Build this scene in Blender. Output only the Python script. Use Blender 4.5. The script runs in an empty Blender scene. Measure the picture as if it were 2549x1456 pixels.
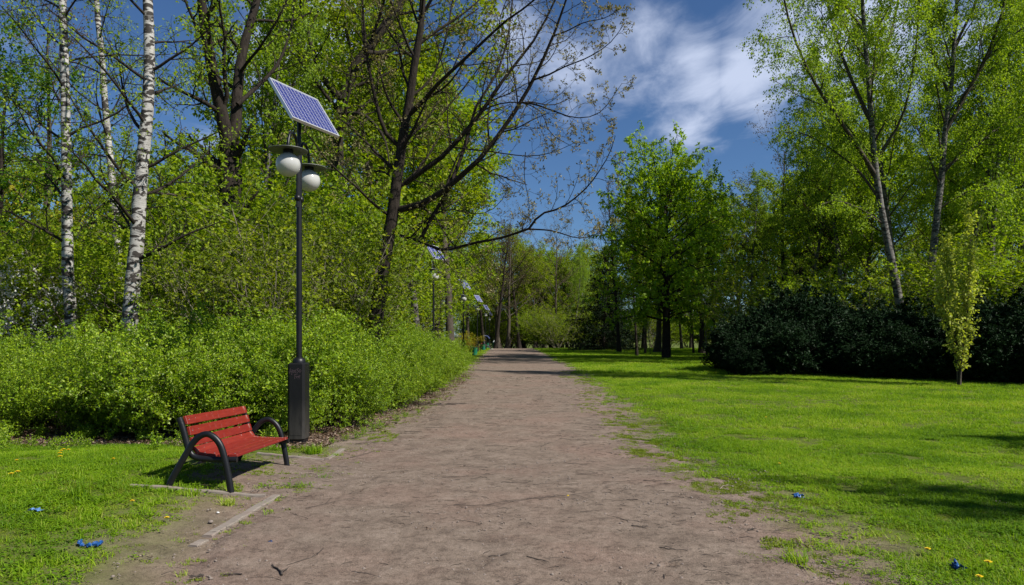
import bpy, math, random
import numpy as np
from mathutils import Vector, Matrix
sc = bpy.context.scene
C = sc.collection
PI = math.pi
# ------------------------------------------------------------------ camera
FP, CX, HY, EYE = 1700.0, 1273.0, 836.0, 1.67       # reference: focal length, centre column, horizon row, eye height
cam = bpy.data.cameras.new('camera'); camo = bpy.data.objects.new('camera', cam); C.objects.link(camo)
cam.lens = FP / 2548 * 36; cam.sensor_width = 36; cam.shift_y = (HY - 728) / 2548
cam.clip_end = 5000; camo.location = (0, 0, EYE); camo.rotation_euler = (PI / 2, 0, 0)
sc.camera = camo
# ------------------------------------------------------------------ light
SUN_EL, SUN_AZ = math.radians(46), math.radians(-29)     # azimuth from +x towards +y
world = bpy.data.worlds.new('World'); sc.world = world; world.use_nodes = True
wn, wl = world.node_tree.nodes, world.node_tree.links
wn.clear()
def N(nt, kind, **kw):
    n = nt.nodes.new(kind)
    for k, v in kw.items():
        if hasattr(n, k) and k not in n.inputs: setattr(n, k, v)
    return n
out = wn.new('ShaderNodeOutputWorld'); bg = wn.new('ShaderNodeBackground'); bg.inputs[1].default_value = 0.052
sky = wn.new('ShaderNodeTexSky'); sky.sky_type = 'NISHITA'; sky.sun_disc = False
sky.sun_elevation = SUN_EL; sky.sun_rotation = PI / 2 - SUN_AZ
sky.air_density = 1.0; sky.dust_density = 0.3; sky.ozone_density = 3.5
tc = wn.new('ShaderNodeTexCoord')
def wmath(op, a, b=None, c=None):
    m = wn.new('ShaderNodeMath'); m.operation = op
    for i, v in enumerate((a, b, c)):
        if v is None: continue
        if isinstance(v, (int, float)): m.inputs[i].default_value = v
        else: wl.new(v, m.inputs[i])
    return m.outputs[0]
sep = wn.new('ShaderNodeSeparateXYZ'); wl.new(tc.outputs['Generated'], sep.inputs[0])
zc = wmath('MAXIMUM', sep.outputs[2], 0.05)
comb = wn.new('ShaderNodeCombineXYZ')
wl.new(wmath('DIVIDE', sep.outputs[0], zc), comb.inputs[0]); wl.new(wmath('DIVIDE', sep.outputs[1], zc), comb.inputs[1])
nz = wn.new('ShaderNodeTexNoise'); nz.inputs['Scale'].default_value = 3.2; nz.inputs['Detail'].default_value = 9
nz.inputs['Roughness'].default_value = 0.6; nz.inputs['Distortion'].default_value = 0.35
mp = wn.new('ShaderNodeMapping'); mp.inputs['Scale'].default_value = (1.5, 0.8, 1); mp.inputs['Rotation'].default_value = (0, 0, 0.9)
wl.new(comb.outputs[0], mp.inputs[0]); wl.new(mp.outputs[0], nz.inputs['Vector'])
warp = wn.new('ShaderNodeTexNoise'); warp.inputs['Scale'].default_value = 3.0; warp.inputs['Detail'].default_value = 3
wl.new(tc.outputs['Generated'], warp.inputs['Vector'])
wv = wn.new('ShaderNodeVectorMath'); wv.operation = 'MULTIPLY_ADD'
wl.new(warp.outputs['Color'], wv.inputs[0]); wv.inputs[1].default_value = (0.22, 0.22, 0.22); wl.new(tc.outputs['Generated'], wv.inputs[2])
blobsum = None
# banks of thin high cloud: direction, angular radius, weight
for (dx, dz, rad, wt) in ((0.27, 0.385, 0.13, 1.0), (0.18, 0.42, 0.11, 0.9), (0.25, 0.325, 0.10, 0.85), (0.37, 0.40, 0.12, 1.05), (0.10, 0.41, 0.10, 0.75), (0.50, 0.50, 0.2, 1.0), (0.62, 0.42, 0.15, 0.6),
                          (0.02, 0.42, 0.10, 0.7), (-0.28, 0.42, 0.15, 1.0), (-0.40, 0.27, 0.06, 0.5), (-1.6, 0.6, 0.5, 0.7), (1.8, 0.7, 0.5, 0.7)):
    d = Vector((dx, 1, dz)).normalized() + Vector((0.11, 0.11, 0.11))
    ds = wn.new('ShaderNodeVectorMath'); ds.operation = 'DISTANCE'; wl.new(wv.outputs[0], ds.inputs[0]); ds.inputs[1].default_value = d
    mr = wn.new('ShaderNodeMapRange'); mr.interpolation_type = 'SMOOTHSTEP'; wl.new(ds.outputs['Value'], mr.inputs[0])
    mr.inputs[1].default_value = rad; mr.inputs[2].default_value = 0.0; mr.inputs[3].default_value = 0; mr.inputs[4].default_value = wt
    blobsum = mr.outputs[0] if blobsum is None else wmath('MAXIMUM', blobsum, mr.outputs[0])
dens = wmath('ADD', wmath('MULTIPLY', wmath('SUBTRACT', nz.outputs['Fac'], 0.5), 1.7), wmath('SUBTRACT', wmath('MULTIPLY', blobsum, 1.35), 0.12))
cl = wn.new('ShaderNodeMapRange'); cl.interpolation_type = 'SMOOTHSTEP'; wl.new(dens, cl.inputs[0])
cl.inputs[1].default_value = 0.0; cl.inputs[2].default_value = 1.25; cl.inputs[3].default_value = 0; cl.inputs[4].default_value = 0.9
tint = wn.new('ShaderNodeMix'); tint.data_type = 'RGBA'; tint.blend_type = 'MULTIPLY'; tint.inputs[0].default_value = 1
wl.new(sky.outputs[0], tint.inputs[6]); tint.inputs[7].default_value = (0.70, 0.92, 1.18, 1)
mixc = wn.new('ShaderNodeMix'); mixc.data_type = 'RGBA'
wl.new(cl.outputs[0], mixc.inputs[0]); wl.new(tint.outputs[2], mixc.inputs[6]); mixc.inputs[7].default_value = (8.4, 9.5, 12.2, 1)
wl.new(mixc.outputs[2], bg.inputs[0]); wl.new(bg.outputs[0], out.inputs[0])
sun = bpy.data.lights.new('sun', 'SUN'); sun.energy = 5.0; sun.angle = math.radians(0.5); sun.color = (1.0, 0.95, 0.87)
suno = bpy.data.objects.new('sun', sun); C.objects.link(suno)
L = Vector((math.cos(SUN_AZ) * math.cos(SUN_EL), math.sin(SUN_AZ) * math.cos(SUN_EL), math.sin(SUN_EL)))
suno.rotation_euler = L.to_track_quat('Z', 'Y').to_euler()
sc.view_settings.view_transform = 'Standard'; sc.view_settings.look = 'None'
sc.view_settings.exposure = 0.55; sc.view_settings.gamma = 1.0; sc.view_settings.use_curve_mapping = False
cy = sc.cycles
cy.max_bounces = 5; cy.diffuse_bounces = 3; cy.glossy_bounces = 2; cy.transmission_bounces = 3; cy.transparent_max_bounces = 4
cy.use_denoising = True

# ------------------------------------------------------------------ helpers
def tag(o, label=None, cat=None, group=None, kind=None):
    if label: o['label'] = label
    if cat: o['category'] = cat
    if group: o['group'] = group
    if kind: o['kind'] = kind
    return o
def empty(name, loc=(0, 0, 0), rz=0):
    o = bpy.data.objects.new(name, None); C.objects.link(o); o.location = loc; o.rotation_euler = (0, 0, rz); o.empty_display_size = 0.1
    return o
def linkm(name, me, parent=None, loc=None):
    o = bpy.data.objects.new(name, me); C.objects.link(o)
    if parent: o.parent = parent
    if loc is not None: o.location = loc
    return o
def mesh_np(name, V, F, mat, tints=None, smooth=False, attr='tint'):
    """V (n,3), F (m,k) all faces with k corners"""
    V = np.asarray(V, np.float32); F = np.asarray(F, np.int32)
    me = bpy.data.meshes.new(name); m, k = F.shape
    me.vertices.add(len(V)); me.vertices.foreach_set('co', V.ravel())
    me.loops.add(m * k); me.loops.foreach_set('vertex_index', F.ravel())
    me.polygons.add(m); me.polygons.foreach_set('loop_start', np.arange(0, m * k, k, dtype=np.int32))
    if smooth: me.polygons.foreach_set('use_smooth', np.ones(m, bool))
    if tints is not None:
        a = me.attributes.new(attr, 'FLOAT', 'POINT'); a.data.foreach_set('value', np.asarray(tints, np.float32))
    me.update(calc_edges=True)
    if mat: me.materials.append(mat)
    return me
class MB:
    def __init__(s): s.v = []; s.f = []
    def add(s, vs, fs):
        b = len(s.v); s.v += [tuple(v) for v in vs]; s.f += [tuple(i + b for i in f) for f in fs]; return s
    def box(s, lo, hi, M=None, ch=0.0):
        (x0, y0, z0), (x1, y1, z1) = lo, hi
        if ch <= 0:
            vs = [(x, y, z) for z in (z0, z1) for y in (y0, y1) for x in (x0, x1)]
            fs = [(0, 2, 3, 1), (4, 5, 7, 6), (0, 1, 5, 4), (2, 6, 7, 3), (0, 4, 6, 2), (1, 3, 7, 5)]
        else:  # chamfered along z edges and at both ends
            def ring(z, c, e):
                return [(x0 + c + e, y0 + e, z), (x1 - c - e, y0 + e, z), (x1 - e, y0 + c + e, z), (x1 - e, y1 - c - e, z),
                        (x1 - c - e, y1 - e, z), (x0 + c + e, y1 - e, z), (x0 + e, y1 - c - e, z), (x0 + e, y0 + c + e, z)]
            vs = ring(z0, ch, ch * .6) + ring(z0 + ch * .6, ch, 0) + ring(z1 - ch * .6, ch, 0) + ring(z1, ch, ch * .6)
            fs = [tuple(reversed(range(8))), tuple(range(24, 32))]
            for k in range(3): fs += [(k * 8 + i, k * 8 + (i + 1) % 8, k * 8 + 8 + (i + 1) % 8, k * 8 + 8 + i) for i in range(8)]
        if M: vs = [M @ Vector(v) for v in vs]
        return s.add(vs, fs)
    def tube(s, pts, r, n=12, cap=True):
        pts = [Vector(p) for p in pts]; rs = r if isinstance(r, (list, tuple)) else [r] * len(pts)
        t0 = (pts[1] - pts[0]).normalized(); u = t0.orthogonal().normalized(); vs = []
        for i, p in enumerate(pts):
            t = (pts[min(i + 1, len(pts) - 1)] - pts[max(i - 1, 0)]).normalized()
            u = (u - t * u.dot(t)).normalized(); w = t.cross(u)
            vs += [p + (u * math.cos(2 * PI * k / n) + w * math.sin(2 * PI * k / n)) * rs[i] for k in range(n)]
        fs = [(i * n + k, i * n + (k + 1) % n, (i + 1) * n + (k + 1) % n, (i + 1) * n + k) for i in range(len(pts) - 1) for k in range(n)]
        if cap: fs += [tuple(reversed(range(n))), tuple((len(pts) - 1) * n + k for k in range(n))]
        return s.add(vs, fs)
    def lathe(s, prof, c=(0, 0, 0), n=24):
        vs = [(c[0] + r * math.cos(2 * PI * k / n), c[1] + r * math.sin(2 * PI * k / n), c[2] + z) for r, z in prof for k in range(n)]
        fs = [(i * n + k, i * n + (k + 1) % n, (i + 1) * n + (k + 1) % n, (i + 1) * n + k) for i in range(len(prof) - 1) for k in range(n)]
        return s.add(vs, fs)
    def mesh(s, name, mat, smooth=False):
        me = bpy.data.meshes.new(name); me.from_pydata(s.v, [], s.f); me.update()
        if smooth:
            me.polygons.foreach_set('use_smooth', np.ones(len(me.polygons), bool))
            try: me.set_sharp_from_angle(angle=math.radians(42))
            except Exception: pass
        me.materials.append(mat); return me
    def build(s, name, mat, parent=None, smooth=False): return linkm(name, s.mesh(name, mat, smooth), parent)
def spline(pts, n=8):
    P = [Vector(p) for p in pts]; P = [P[0] * 2 - P[1]] + P + [P[-1] * 2 - P[-2]]; o = []
    for i in range(1, len(P) - 2):
        for k in range(n):
            t = k / n; a, b, c, d = P[i - 1:i + 3]
            o.append(0.5 * ((2 * b) + (c - a) * t + (2 * a - 5 * b + 4 * c - d) * t * t + (3 * b - a - 3 * c + d) * t ** 3))
    o.append(P[-2]); return o

_rs = np.random.RandomState(77)
_tab = _rs.rand(256, 256).astype(np.float64)
def vnoise(x, y, s=1.0, off=0):
    x = np.asarray(x, float) / s + off * 17.3 + 1000; y = np.asarray(y, float) / s + off * 9.1 + 1000
    xi = np.floor(x).astype(int); yi = np.floor(y).astype(int); fx = x - xi; fy = y - yi
    fx = fx * fx * (3 - 2 * fx); fy = fy * fy * (3 - 2 * fy)
    g = lambda a, b: _tab[a % 256, b % 256]
    return (g(xi, yi) * (1 - fx) + g(xi + 1, yi) * fx) * (1 - fy) + (g(xi, yi + 1) * (1 - fx) + g(xi + 1, yi + 1) * fx) * fy
def fbm(x, y, s=1.0, o=4, off=0):
    t = 0; a = 0.5; n = 0
    for k in range(o): t = t + a * vnoise(x, y, s / 2 ** k, off + k); n += a; a *= 0.5
    return t / n
def sstep(a, b, x):
    t = np.clip((np.asarray(x, float) - a) / (b - a), 0, 1); return t * t * (3 - 2 * t)

def zbase(x, y):
    x = np.asarray(x, float); y = np.asarray(y, float)
    z = 0.10 * np.clip(-2.55 - x, 0, 1.7) * (1 - sstep(8.5, 12, y)) * sstep(-1, 3, y)
    z = z - 0.10 * sstep(7.4, 10, y) * (1 - sstep(15, 27, y))
    z = z + (fbm(x, y, 7, 3, 3) - 0.5) * 0.10 * sstep(2.6, 6, np.abs(x)) * (1 - sstep(70, 95, y))
    e = np.clip(y - 88, 0, 150); z = z - 0.026 * e * e / (e + 12)
    return z
def zlocal(x, y): return float(zbase(x, y))
def at(px, py, z=0.0):
    s = (py - HY) / (EYE - z); return Vector(((px - CX) / s, FP / s, z))
def at_d(px, py, d): return Vector(((px - CX) * d / FP, d, EYE - (py - HY) * d / FP))
def ground_at(px, py):
    z = 0.0
    for _ in range(12): p = at(px, py, z); z = zlocal(p.x, p.y)
    return at(px, py, z)

# ------------------------------------------------------------------ materials
def newmat(name):
    m = bpy.data.materials.new(name); m.use_nodes = True; nt = m.node_tree; nt.nodes.clear()
    o = nt.nodes.new('ShaderNodeOutputMaterial'); return m, nt, o
def ramp(nt, fac, stops):
    r = nt.nodes.new('ShaderNodeValToRGB'); e = r.color_ramp.elements
    while len(e) < len(stops): e.new(0.5)
    for i, (p, c) in enumerate(stops): e[i].position = p; e[i].color = (*c, 1) if len(c) == 3 else c
    nt.links.new(fac, r.inputs[0]); return r.outputs[0]
def noise(nt, scale, detail=4, rough=0.55, vec=None, dist=0.0, mapscale=None):
    n = nt.nodes.new('ShaderNodeTexNoise'); n.inputs['Scale'].default_value = scale; n.inputs['Detail'].default_value = detail
    n.inputs['Roughness'].default_value = rough; n.inputs['Distortion'].default_value = dist
    t = nt.nodes.new('ShaderNodeTexCoord'); v = t.outputs['Object']
    if mapscale:
        mp = nt.nodes.new('ShaderNodeMapping'); mp.inputs['Scale'].default_value = mapscale; nt.links.new(v, mp.inputs[0]); v = mp.outputs[0]
    nt.links.new(v, n.inputs['Vector']); return n.outputs['Fac']
def mixrgb(nt, fac, a, b, mode='MIX'):
    m = nt.nodes.new('ShaderNodeMix'); m.data_type = 'RGBA'; m.blend_type = mode
    for i, v in ((0, fac), (6, a), (7, b)):
        if isinstance(v, (int, float)): m.inputs[i].default_value = v
        elif isinstance(v, tuple): m.inputs[i].default_value = (*v, 1)
        else: nt.links.new(v, m.inputs[i])
    return m.outputs[2]
def mth(nt, op, a, b=None):
    m = nt.nodes.new('ShaderNodeMath'); m.operation = op
    for i, v in enumerate((a, b)):
        if v is None: continue
        if isinstance(v, (int, float)): m.inputs[i].default_value = v
        else: nt.links.new(v, m.inputs[i])
    return m.outputs[0]
def principled(nt, o, col, rough=0.6, metal=0, spec=0.5, bump=None, bd=0.01, bs=0.5):
    p = nt.nodes.new('ShaderNodeBsdfPrincipled')
    if isinstance(col, tuple): p.inputs['Base Color'].default_value = (*col, 1)
    else: nt.links.new(col, p.inputs['Base Color'])
    if isinstance(rough, (int, float)): p.inputs['Roughness'].default_value = rough
    else: nt.links.new(rough, p.inputs['Roughness'])
    p.inputs['Metallic'].default_value = metal; p.inputs['Specular IOR Level'].default_value = spec
    if bump is not None:
        b = nt.nodes.new('ShaderNodeBump'); b.inputs['Strength'].default_value = bs; b.inputs['Distance'].default_value = bd
        nt.links.new(bump, b.inputs['Height']); nt.links.new(b.outputs[0], p.inputs['Normal'])
    nt.links.new(p.outputs[0], o.inputs[0]); return p
def plain(name, col, rough=0.6, metal=0, var=0.25, scale=6, bump=0.0, spec=0.5):
    m, nt, o = newmat(name); n = noise(nt, scale, 5)
    c = ramp(nt, n, [(0.3, tuple(x * (1 - var) for x in col)), (0.7, tuple(min(1, x * (1 + var)) for x in col))])
    principled(nt, o, c, rough, metal, spec, noise(nt, scale * 6, 4) if bump else None, bump, 0.6); return m
def leafmat(name, stops, trans=0.5, tcol=(1.3, 1.3, 0.45), gloss=0.012, grough=0.6, patch=0):
    m, nt, o = newmat(name)
    a = nt.nodes.new('ShaderNodeAttribute'); a.attribute_name = 'tint'
    oi = nt.nodes.new('ShaderNodeObjectInfo')
    f = mth(nt, 'ADD', a.outputs['Fac'], mth(nt, 'MULTIPLY', mth(nt, 'SUBTRACT', oi.outputs['Random'], 0.5), 0.25))
    if patch:
        ge = nt.nodes.new('ShaderNodeNewGeometry'); n_ = nt.nodes.new('ShaderNodeTexNoise'); n_.inputs['Scale'].default_value = 0.55; n_.inputs['Detail'].default_value = 5
        nt.links.new(ge.outputs['Position'], n_.inputs['Vector']); f = mth(nt, 'ADD', f, mth(nt, 'MULTIPLY', mth(nt, 'SUBTRACT', n_.outputs['Fac'], 0.5), patch))
    c = ramp(nt, f, stops)
    df = nt.nodes.new('ShaderNodeBsdfDiffuse'); nt.links.new(c, df.inputs[0])
    tr = nt.nodes.new('ShaderNodeBsdfTranslucent'); nt.links.new(mixrgb(nt, 1.0, c, tcol, 'MULTIPLY'), tr.inputs[0])
    mx = nt.nodes.new('ShaderNodeMixShader'); mx.inputs[0].default_value = trans
    nt.links.new(df.outputs[0], mx.inputs[1]); nt.links.new(tr.outputs[0], mx.inputs[2])
    gl = nt.nodes.new('ShaderNodeBsdfGlossy'); gl.inputs['Roughness'].default_value = grough; gl.inputs[0].default_value = (1, 1, 1, 1)
    m2 = nt.nodes.new('ShaderNodeMixShader'); m2.inputs[0].default_value = gloss
    nt.links.new(mx.outputs[0], m2.inputs[1]); nt.links.new(gl.outputs[0], m2.inputs[2]); nt.links.new(m2.outputs[0], o.inputs[0])
    return m
def bark(name, dark, light, sc_=(6, 6, 1.5), bd=0.03):
    m, nt, o = newmat(name)
    n = noise(nt, 3, 6, 0.65, mapscale=sc_, dist=0.6)
    c = ramp(nt, n, [(0.3, dark), (0.62, light)])
    principled(nt, o, c, 0.92, 0, 0.15, n, bd, 1.0); return m
def birch_bark(name='birch_bark', b0=(0.26, 0.25, 0.23), b1=(0.48, 0.465, 0.44)):
    m, nt, o = newmat(name)
    base = ramp(nt, noise(nt, 5, 4, mapscale=(1, 1, 0.5)), [(0.3, b0), (0.75, b1)])
    marks = ramp(nt, noise(nt, 2.2, 3, 0.6, mapscale=(1.5, 1.5, 3.6), dist=0.9), [(0.49, (0, 0, 0)), (0.54, (1, 1, 1))])
    fine = ramp(nt, noise(nt, 6, 2, 0.5, mapscale=(2, 2, 14)), [(0.64, (0, 0, 0)), (0.68, (1, 1, 1))])
    t = nt.nodes.new('ShaderNodeTexCoord'); s = nt.nodes.new('ShaderNodeSeparateXYZ'); nt.links.new(t.outputs['Object'], s.inputs[0])
    low = nt.nodes.new('ShaderNodeMapRange'); nt.links.new(mth(nt, 'ADD', s.outputs[2], mth(nt, 'MULTIPLY', noise(nt, 3, 4, mapscale=(2, 2, 1)), 5.0)), low.inputs[0])
    low.inputs[1].default_value = 5.2; low.inputs[2].default_value = 3.6; low.inputs[3].default_value = 0; low.inputs[4].default_value = 1
    f = mth(nt, 'MAXIMUM', mth(nt, 'MAXIMUM', marks, mth(nt, 'MULTIPLY', fine, 0.7)), low.outputs[0])
    c = mixrgb(nt, f, base, (0.035, 0.03, 0.026))
    principled(nt, o, c, 0.75, 0, 0.25, noise(nt, 10, 5, mapscale=(1, 1, 3)), 0.015, 0.7); return m

M = {}
M['spring'] = leafmat('spring_leaf', [(0.0, (0.10, 0.18, 0.005)), (0.5, (0.21, 0.32, 0.008)), (1.0, (0.32, 0.41, 0.014))])
M['hedge'] = leafmat('hedge_leaf', [(0.0, (0.075, 0.155, 0.003)), (0.55, (0.20, 0.325, 0.004)), (0.97, (0.33, 0.43, 0.007)), (1.0, (0.34, 0.42, 0.1))], trans=0.42, gloss=0.02)
M['olive'] = leafmat('understorey_leaf', [(0.0, (0.07, 0.11, 0.004)), (0.6, (0.19, 0.26, 0.006)), (1.0, (0.33, 0.38, 0.014))])
M['birch_leaf'] = leafmat('birch_leaf', [(0.0, (0.11, 0.20, 0.012)), (0.6, (0.22, 0.33, 0.018)), (1.0, (0.33, 0.43, 0.035))])
M['chestnut'] = leafmat('chestnut_leaf', [(0.0, (0.12, 0.23, 0.004)), (0.6, (0.23, 0.38, 0.006)), (1.0, (0.34, 0.46, 0.010))], trans=0.5, gloss=0.02)
M['rhodo'] = leafmat('rhododendron_leaf', [(0.0, (0.007, 0.018, 0.006)), (0.7, (0.014, 0.034, 0.012)), (1.0, (0.028, 0.056, 0.022))], trans=0.06, gloss=0.008, grough=0.5)
M['needle'] = leafmat('dark_needle', [(0.0, (0.006, 0.016, 0.006)), (1.0, (0.018, 0.038, 0.012))], trans=0.1, gloss=0.01)
M['brown_bud'] = leafmat('brown_bud', [(0.0, (0.07, 0.05, 0.025)), (1.0, (0.17, 0.13, 0.05))], trans=0.3)
M['bud'] = leafmat('pale_bud', [(0.0, (0.12, 0.10, 0.05)), (1.0, (0.30, 0.27, 0.13))], trans=0.3)
M['yellow_leaf'] = leafmat('yellow_leaf', [(0.0, (0.22, 0.22, 0.01)), (1.0, (0.45, 0.38, 0.02))], trans=0.35)
M['blossom'] = leafmat('blossom', [(0.0, (0.45, 0.45, 0.42)), (1.0, (0.8, 0.8, 0.78))], trans=0.3, tcol=(1, 1, 1))
M['weeping'] = leafmat('young_birch_leaf', [(0.0, (0.30, 0.36, 0.03)), (1.0, (0.52, 0.55, 0.14))], trans=0.45)
M['maple_leaf'] = leafmat('maple_leaf', [(0.0, (0.04, 0.12, 0.006)), (1.0, (0.10, 0.22, 0.008))], trans=0.45)
M['grass'] = leafmat('grass_blade', [(0.0, (0.09, 0.19, 0.004)), (0.45, (0.19, 0.33, 0.005)), (0.8, (0.28, 0.41, 0.008)), (1.0, (0.38, 0.42, 0.08))], trans=0.45, tcol=(1.3, 1.3, 0.4), gloss=0.015, patch=2.2)
M['moss'] = leafmat('edge_grass', [(0.0, (0.12, 0.18, 0.010)), (1.0, (0.24, 0.28, 0.025))], trans=0.3)
M['bark'] = bark('dark_bark', (0.010, 0.008, 0.0065), (0.038, 0.030, 0.024))
M['bark_mid'] = bark('grey_brown_bark', (0.028, 0.022, 0.017), (0.09, 0.075, 0.058))
M['bark_pale'] = bark('pale_stem_bark', (0.11, 0.095, 0.07), (0.30, 0.26, 0.19), (8, 8, 3), 0.01)
M['birch'] = birch_bark(); M['birch_grey'] = birch_bark('grey_birch_bark', (0.09, 0.083, 0.072), (0.21, 0.20, 0.18))
M['black_paint'] = plain('black_paint', (0.006, 0.0062, 0.008), 0.42, 0, 0.3, 9, 0.0015, spec=0.35)
M['shade_metal'] = plain('grey_shade_metal', (0.10, 0.11, 0.10), 0.55, 0.0, 0.2, 8)
M['alu'] = plain('aluminium', (0.62, 0.63, 0.64), 0.4, 0.6, 0.08, 10)
M['backsheet'] = plain('panel_backsheet', (0.45, 0.47, 0.55), 0.35, 0, 0.05, 10)
M['green_bin'] = plain('green_bin_paint', (0.010, 0.14, 0.075), 0.4, 0, 0.2, 6)
M['white_bag'] = plain('white_plastic', (0.75, 0.77, 0.78), 0.5, 0, 0.06, 30, 0.01)
M['blue_bag'] = plain('blue_plastic', (0.010, 0.07, 0.24), 0.35, 0, 0.25, 40, 0.006)
M['pale_blue'] = plain('pale_blue_plastic', (0.10, 0.22, 0.45), 0.35, 0, 0.2, 40, 0.006)
M['twig'] = plain('twig_bark', (0.05, 0.038, 0.030), 0.9, 0, 0.5, 30, 0.002)
M['twig_pale'] = plain('bare_wood', (0.20, 0.16, 0.125), 0.85, 0, 0.35, 30, 0.002)
M['stone'] = plain('pebble', (0.19, 0.155, 0.13), 0.85, 0, 0.4, 20, 0.002)
M['white_stone'] = plain('white_pebble', (0.6, 0.6, 0.58), 0.7, 0, 0.1, 20)
M['bolt'] = plain('bolt_steel', (0.35, 0.34, 0.33), 0.4, 0.8, 0.2, 40)
M['scratch'] = plain('faded_marker', (0.055, 0.035, 0.042), 0.7, 0, 0.2, 60)
M['petal'] = plain('dandelion_petal', (0.75, 0.55, 0.01), 0.6, 0, 0.12, 60)
M['stem_green'] = plain('plant_stem', (0.10, 0.17, 0.03), 0.6, 0, 0.2, 40)
M['skin'] = plain('skin', (0.50, 0.30, 0.22), 0.55, 0, 0.08, 10)
M['hair'] = plain('hair', (0.30, 0.24, 0.17), 0.6, 0, 0.3, 60)
M['jacket'] = plain('dark_jacket', (0.035, 0.03, 0.04), 0.85, 0, 0.3, 20)
M['jeans'] = plain('blue_jeans', (0.03, 0.045, 0.13), 0.85, 0, 0.3, 30)
M['shoe'] = plain('grey_shoe', (0.30, 0.29, 0.28), 0.6, 0, 0.2, 30)
# glossy opal globe
m, nt, o = newmat('opal_glass'); p = principled(nt, o, ramp(nt, noise(nt, 5, 4), [(0.3, (0.38, 0.38, 0.36)), (0.7, (0.45, 0.45, 0.43))]), 0.12, 0, 0.5)
p.inputs['Subsurface Weight'].default_value = 0.0; M['opal'] = m
# solar cell
m, nt, o = newmat('solar_cell')
t = nt.nodes.new('ShaderNodeTexCoord'); s = nt.nodes.new('ShaderNodeSeparateXYZ'); nt.links.new(t.outputs['Generated'], s.inputs[0])
fr = mth(nt, 'ABSOLUTE', mth(nt, 'SUBTRACT', mth(nt, 'FRACT', mth(nt, 'MULTIPLY', s.outputs[1], 3.0)), 0.5))
bus = mth(nt, 'LESS_THAN', fr, 0.05)
vo = nt.nodes.new('ShaderNodeTexVoronoi'); vo.inputs['Scale'].default_value = 35; nt.links.new(t.outputs['Object'], vo.inputs['Vector'])
cc = mixrgb(nt, vo.outputs['Color'], (0.026, 0.032, 0.14), (0.034, 0.040, 0.165))
cc = mixrgb(nt, bus, cc, (0.45, 0.46, 0.52))
p = principled(nt, o, cc, 0.12, 0, 0.5); M['cell'] = m
# red bench paint: worn, slightly dusty boards
m, nt, o = newmat('red_board_paint')
g = noise(nt, 4, 6, 0.6, mapscale=(14, 1.2, 14)); b = noise(nt, 9, 5, 0.7)
oi = nt.nodes.new('ShaderNodeObjectInfo')
c = ramp(nt, g, [(0.25, (0.135, 0.010, 0.005)), (0.75, (0.235, 0.021, 0.008))])
c = mixrgb(nt, mth(nt, 'MULTIPLY', oi.outputs['Random'], 0.35), c, (0.16, 0.009, 0.011))
c = mixrgb(nt, ramp(nt, b, [(0.60, (0, 0, 0)), (0.74, (0.55, 0.55, 0.55))]), c, (0.50, 0.34, 0.27))
c = mixrgb(nt, ramp(nt, noise(nt, 45, 2, 0.5), [(0.74, (0, 0, 0)), (0.77, (0.9, 0.9, 0.9))]), c, (0.7, 0.66, 0.6))
principled(nt, o, c, ramp(nt, b, [(0.3, (0.42,) * 3), (0.7, (0.62,) * 3)]), 0, 0.4, g, 0.002, 0.5); M['red'] = m
m, nt, o = newmat('dusty_black_box')
n1 = noise(nt, 3, 6, 0.6, mapscale=(5, 5, 1.2))
t = nt.nodes.new('ShaderNodeTexCoord'); s = nt.nodes.new('ShaderNodeSeparateXYZ'); nt.links.new(t.outputs['Object'], s.inputs[0])
dz = nt.nodes.new('ShaderNodeMapRange'); nt.links.new(s.outputs[2], dz.inputs[0]); dz.inputs[1].default_value = 0.75; dz.inputs[2].default_value = 0.05; dz.inputs[3].default_value = 0.05; dz.inputs[4].default_value = 0.8
c = mixrgb(nt, mth(nt, 'MULTIPLY', dz.outputs[0], ramp(nt, n1, [(0.25, (0.2,) * 3), (0.7, (1,) * 3)])), (0.005, 0.005, 0.006), (0.07, 0.064, 0.056))
principled(nt, o, c, 0.5, 0, 0.25, noise(nt, 60, 3), 0.001, 0.5); M['box_paint'] = m
# weathered timber / concrete edging
m, nt, o = newmat('weathered_timber')
g = noise(nt, 5, 6, 0.65, mapscale=(1.5, 12, 12))
c = ramp(nt, g, [(0.25, (0.13, 0.11, 0.09)), (0.7, (0.27, 0.235, 0.20))])
c = mixrgb(nt, ramp(nt, noise(nt, 4, 4), [(0.45, (0, 0, 0)), (0.7, (0.5, 0.5, 0.5))]), c, (0.22, 0.155, 0.13))
principled(nt, o, c, 0.9, 0, 0.2, g, 0.006, 0.8); M['timber'] = m
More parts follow.
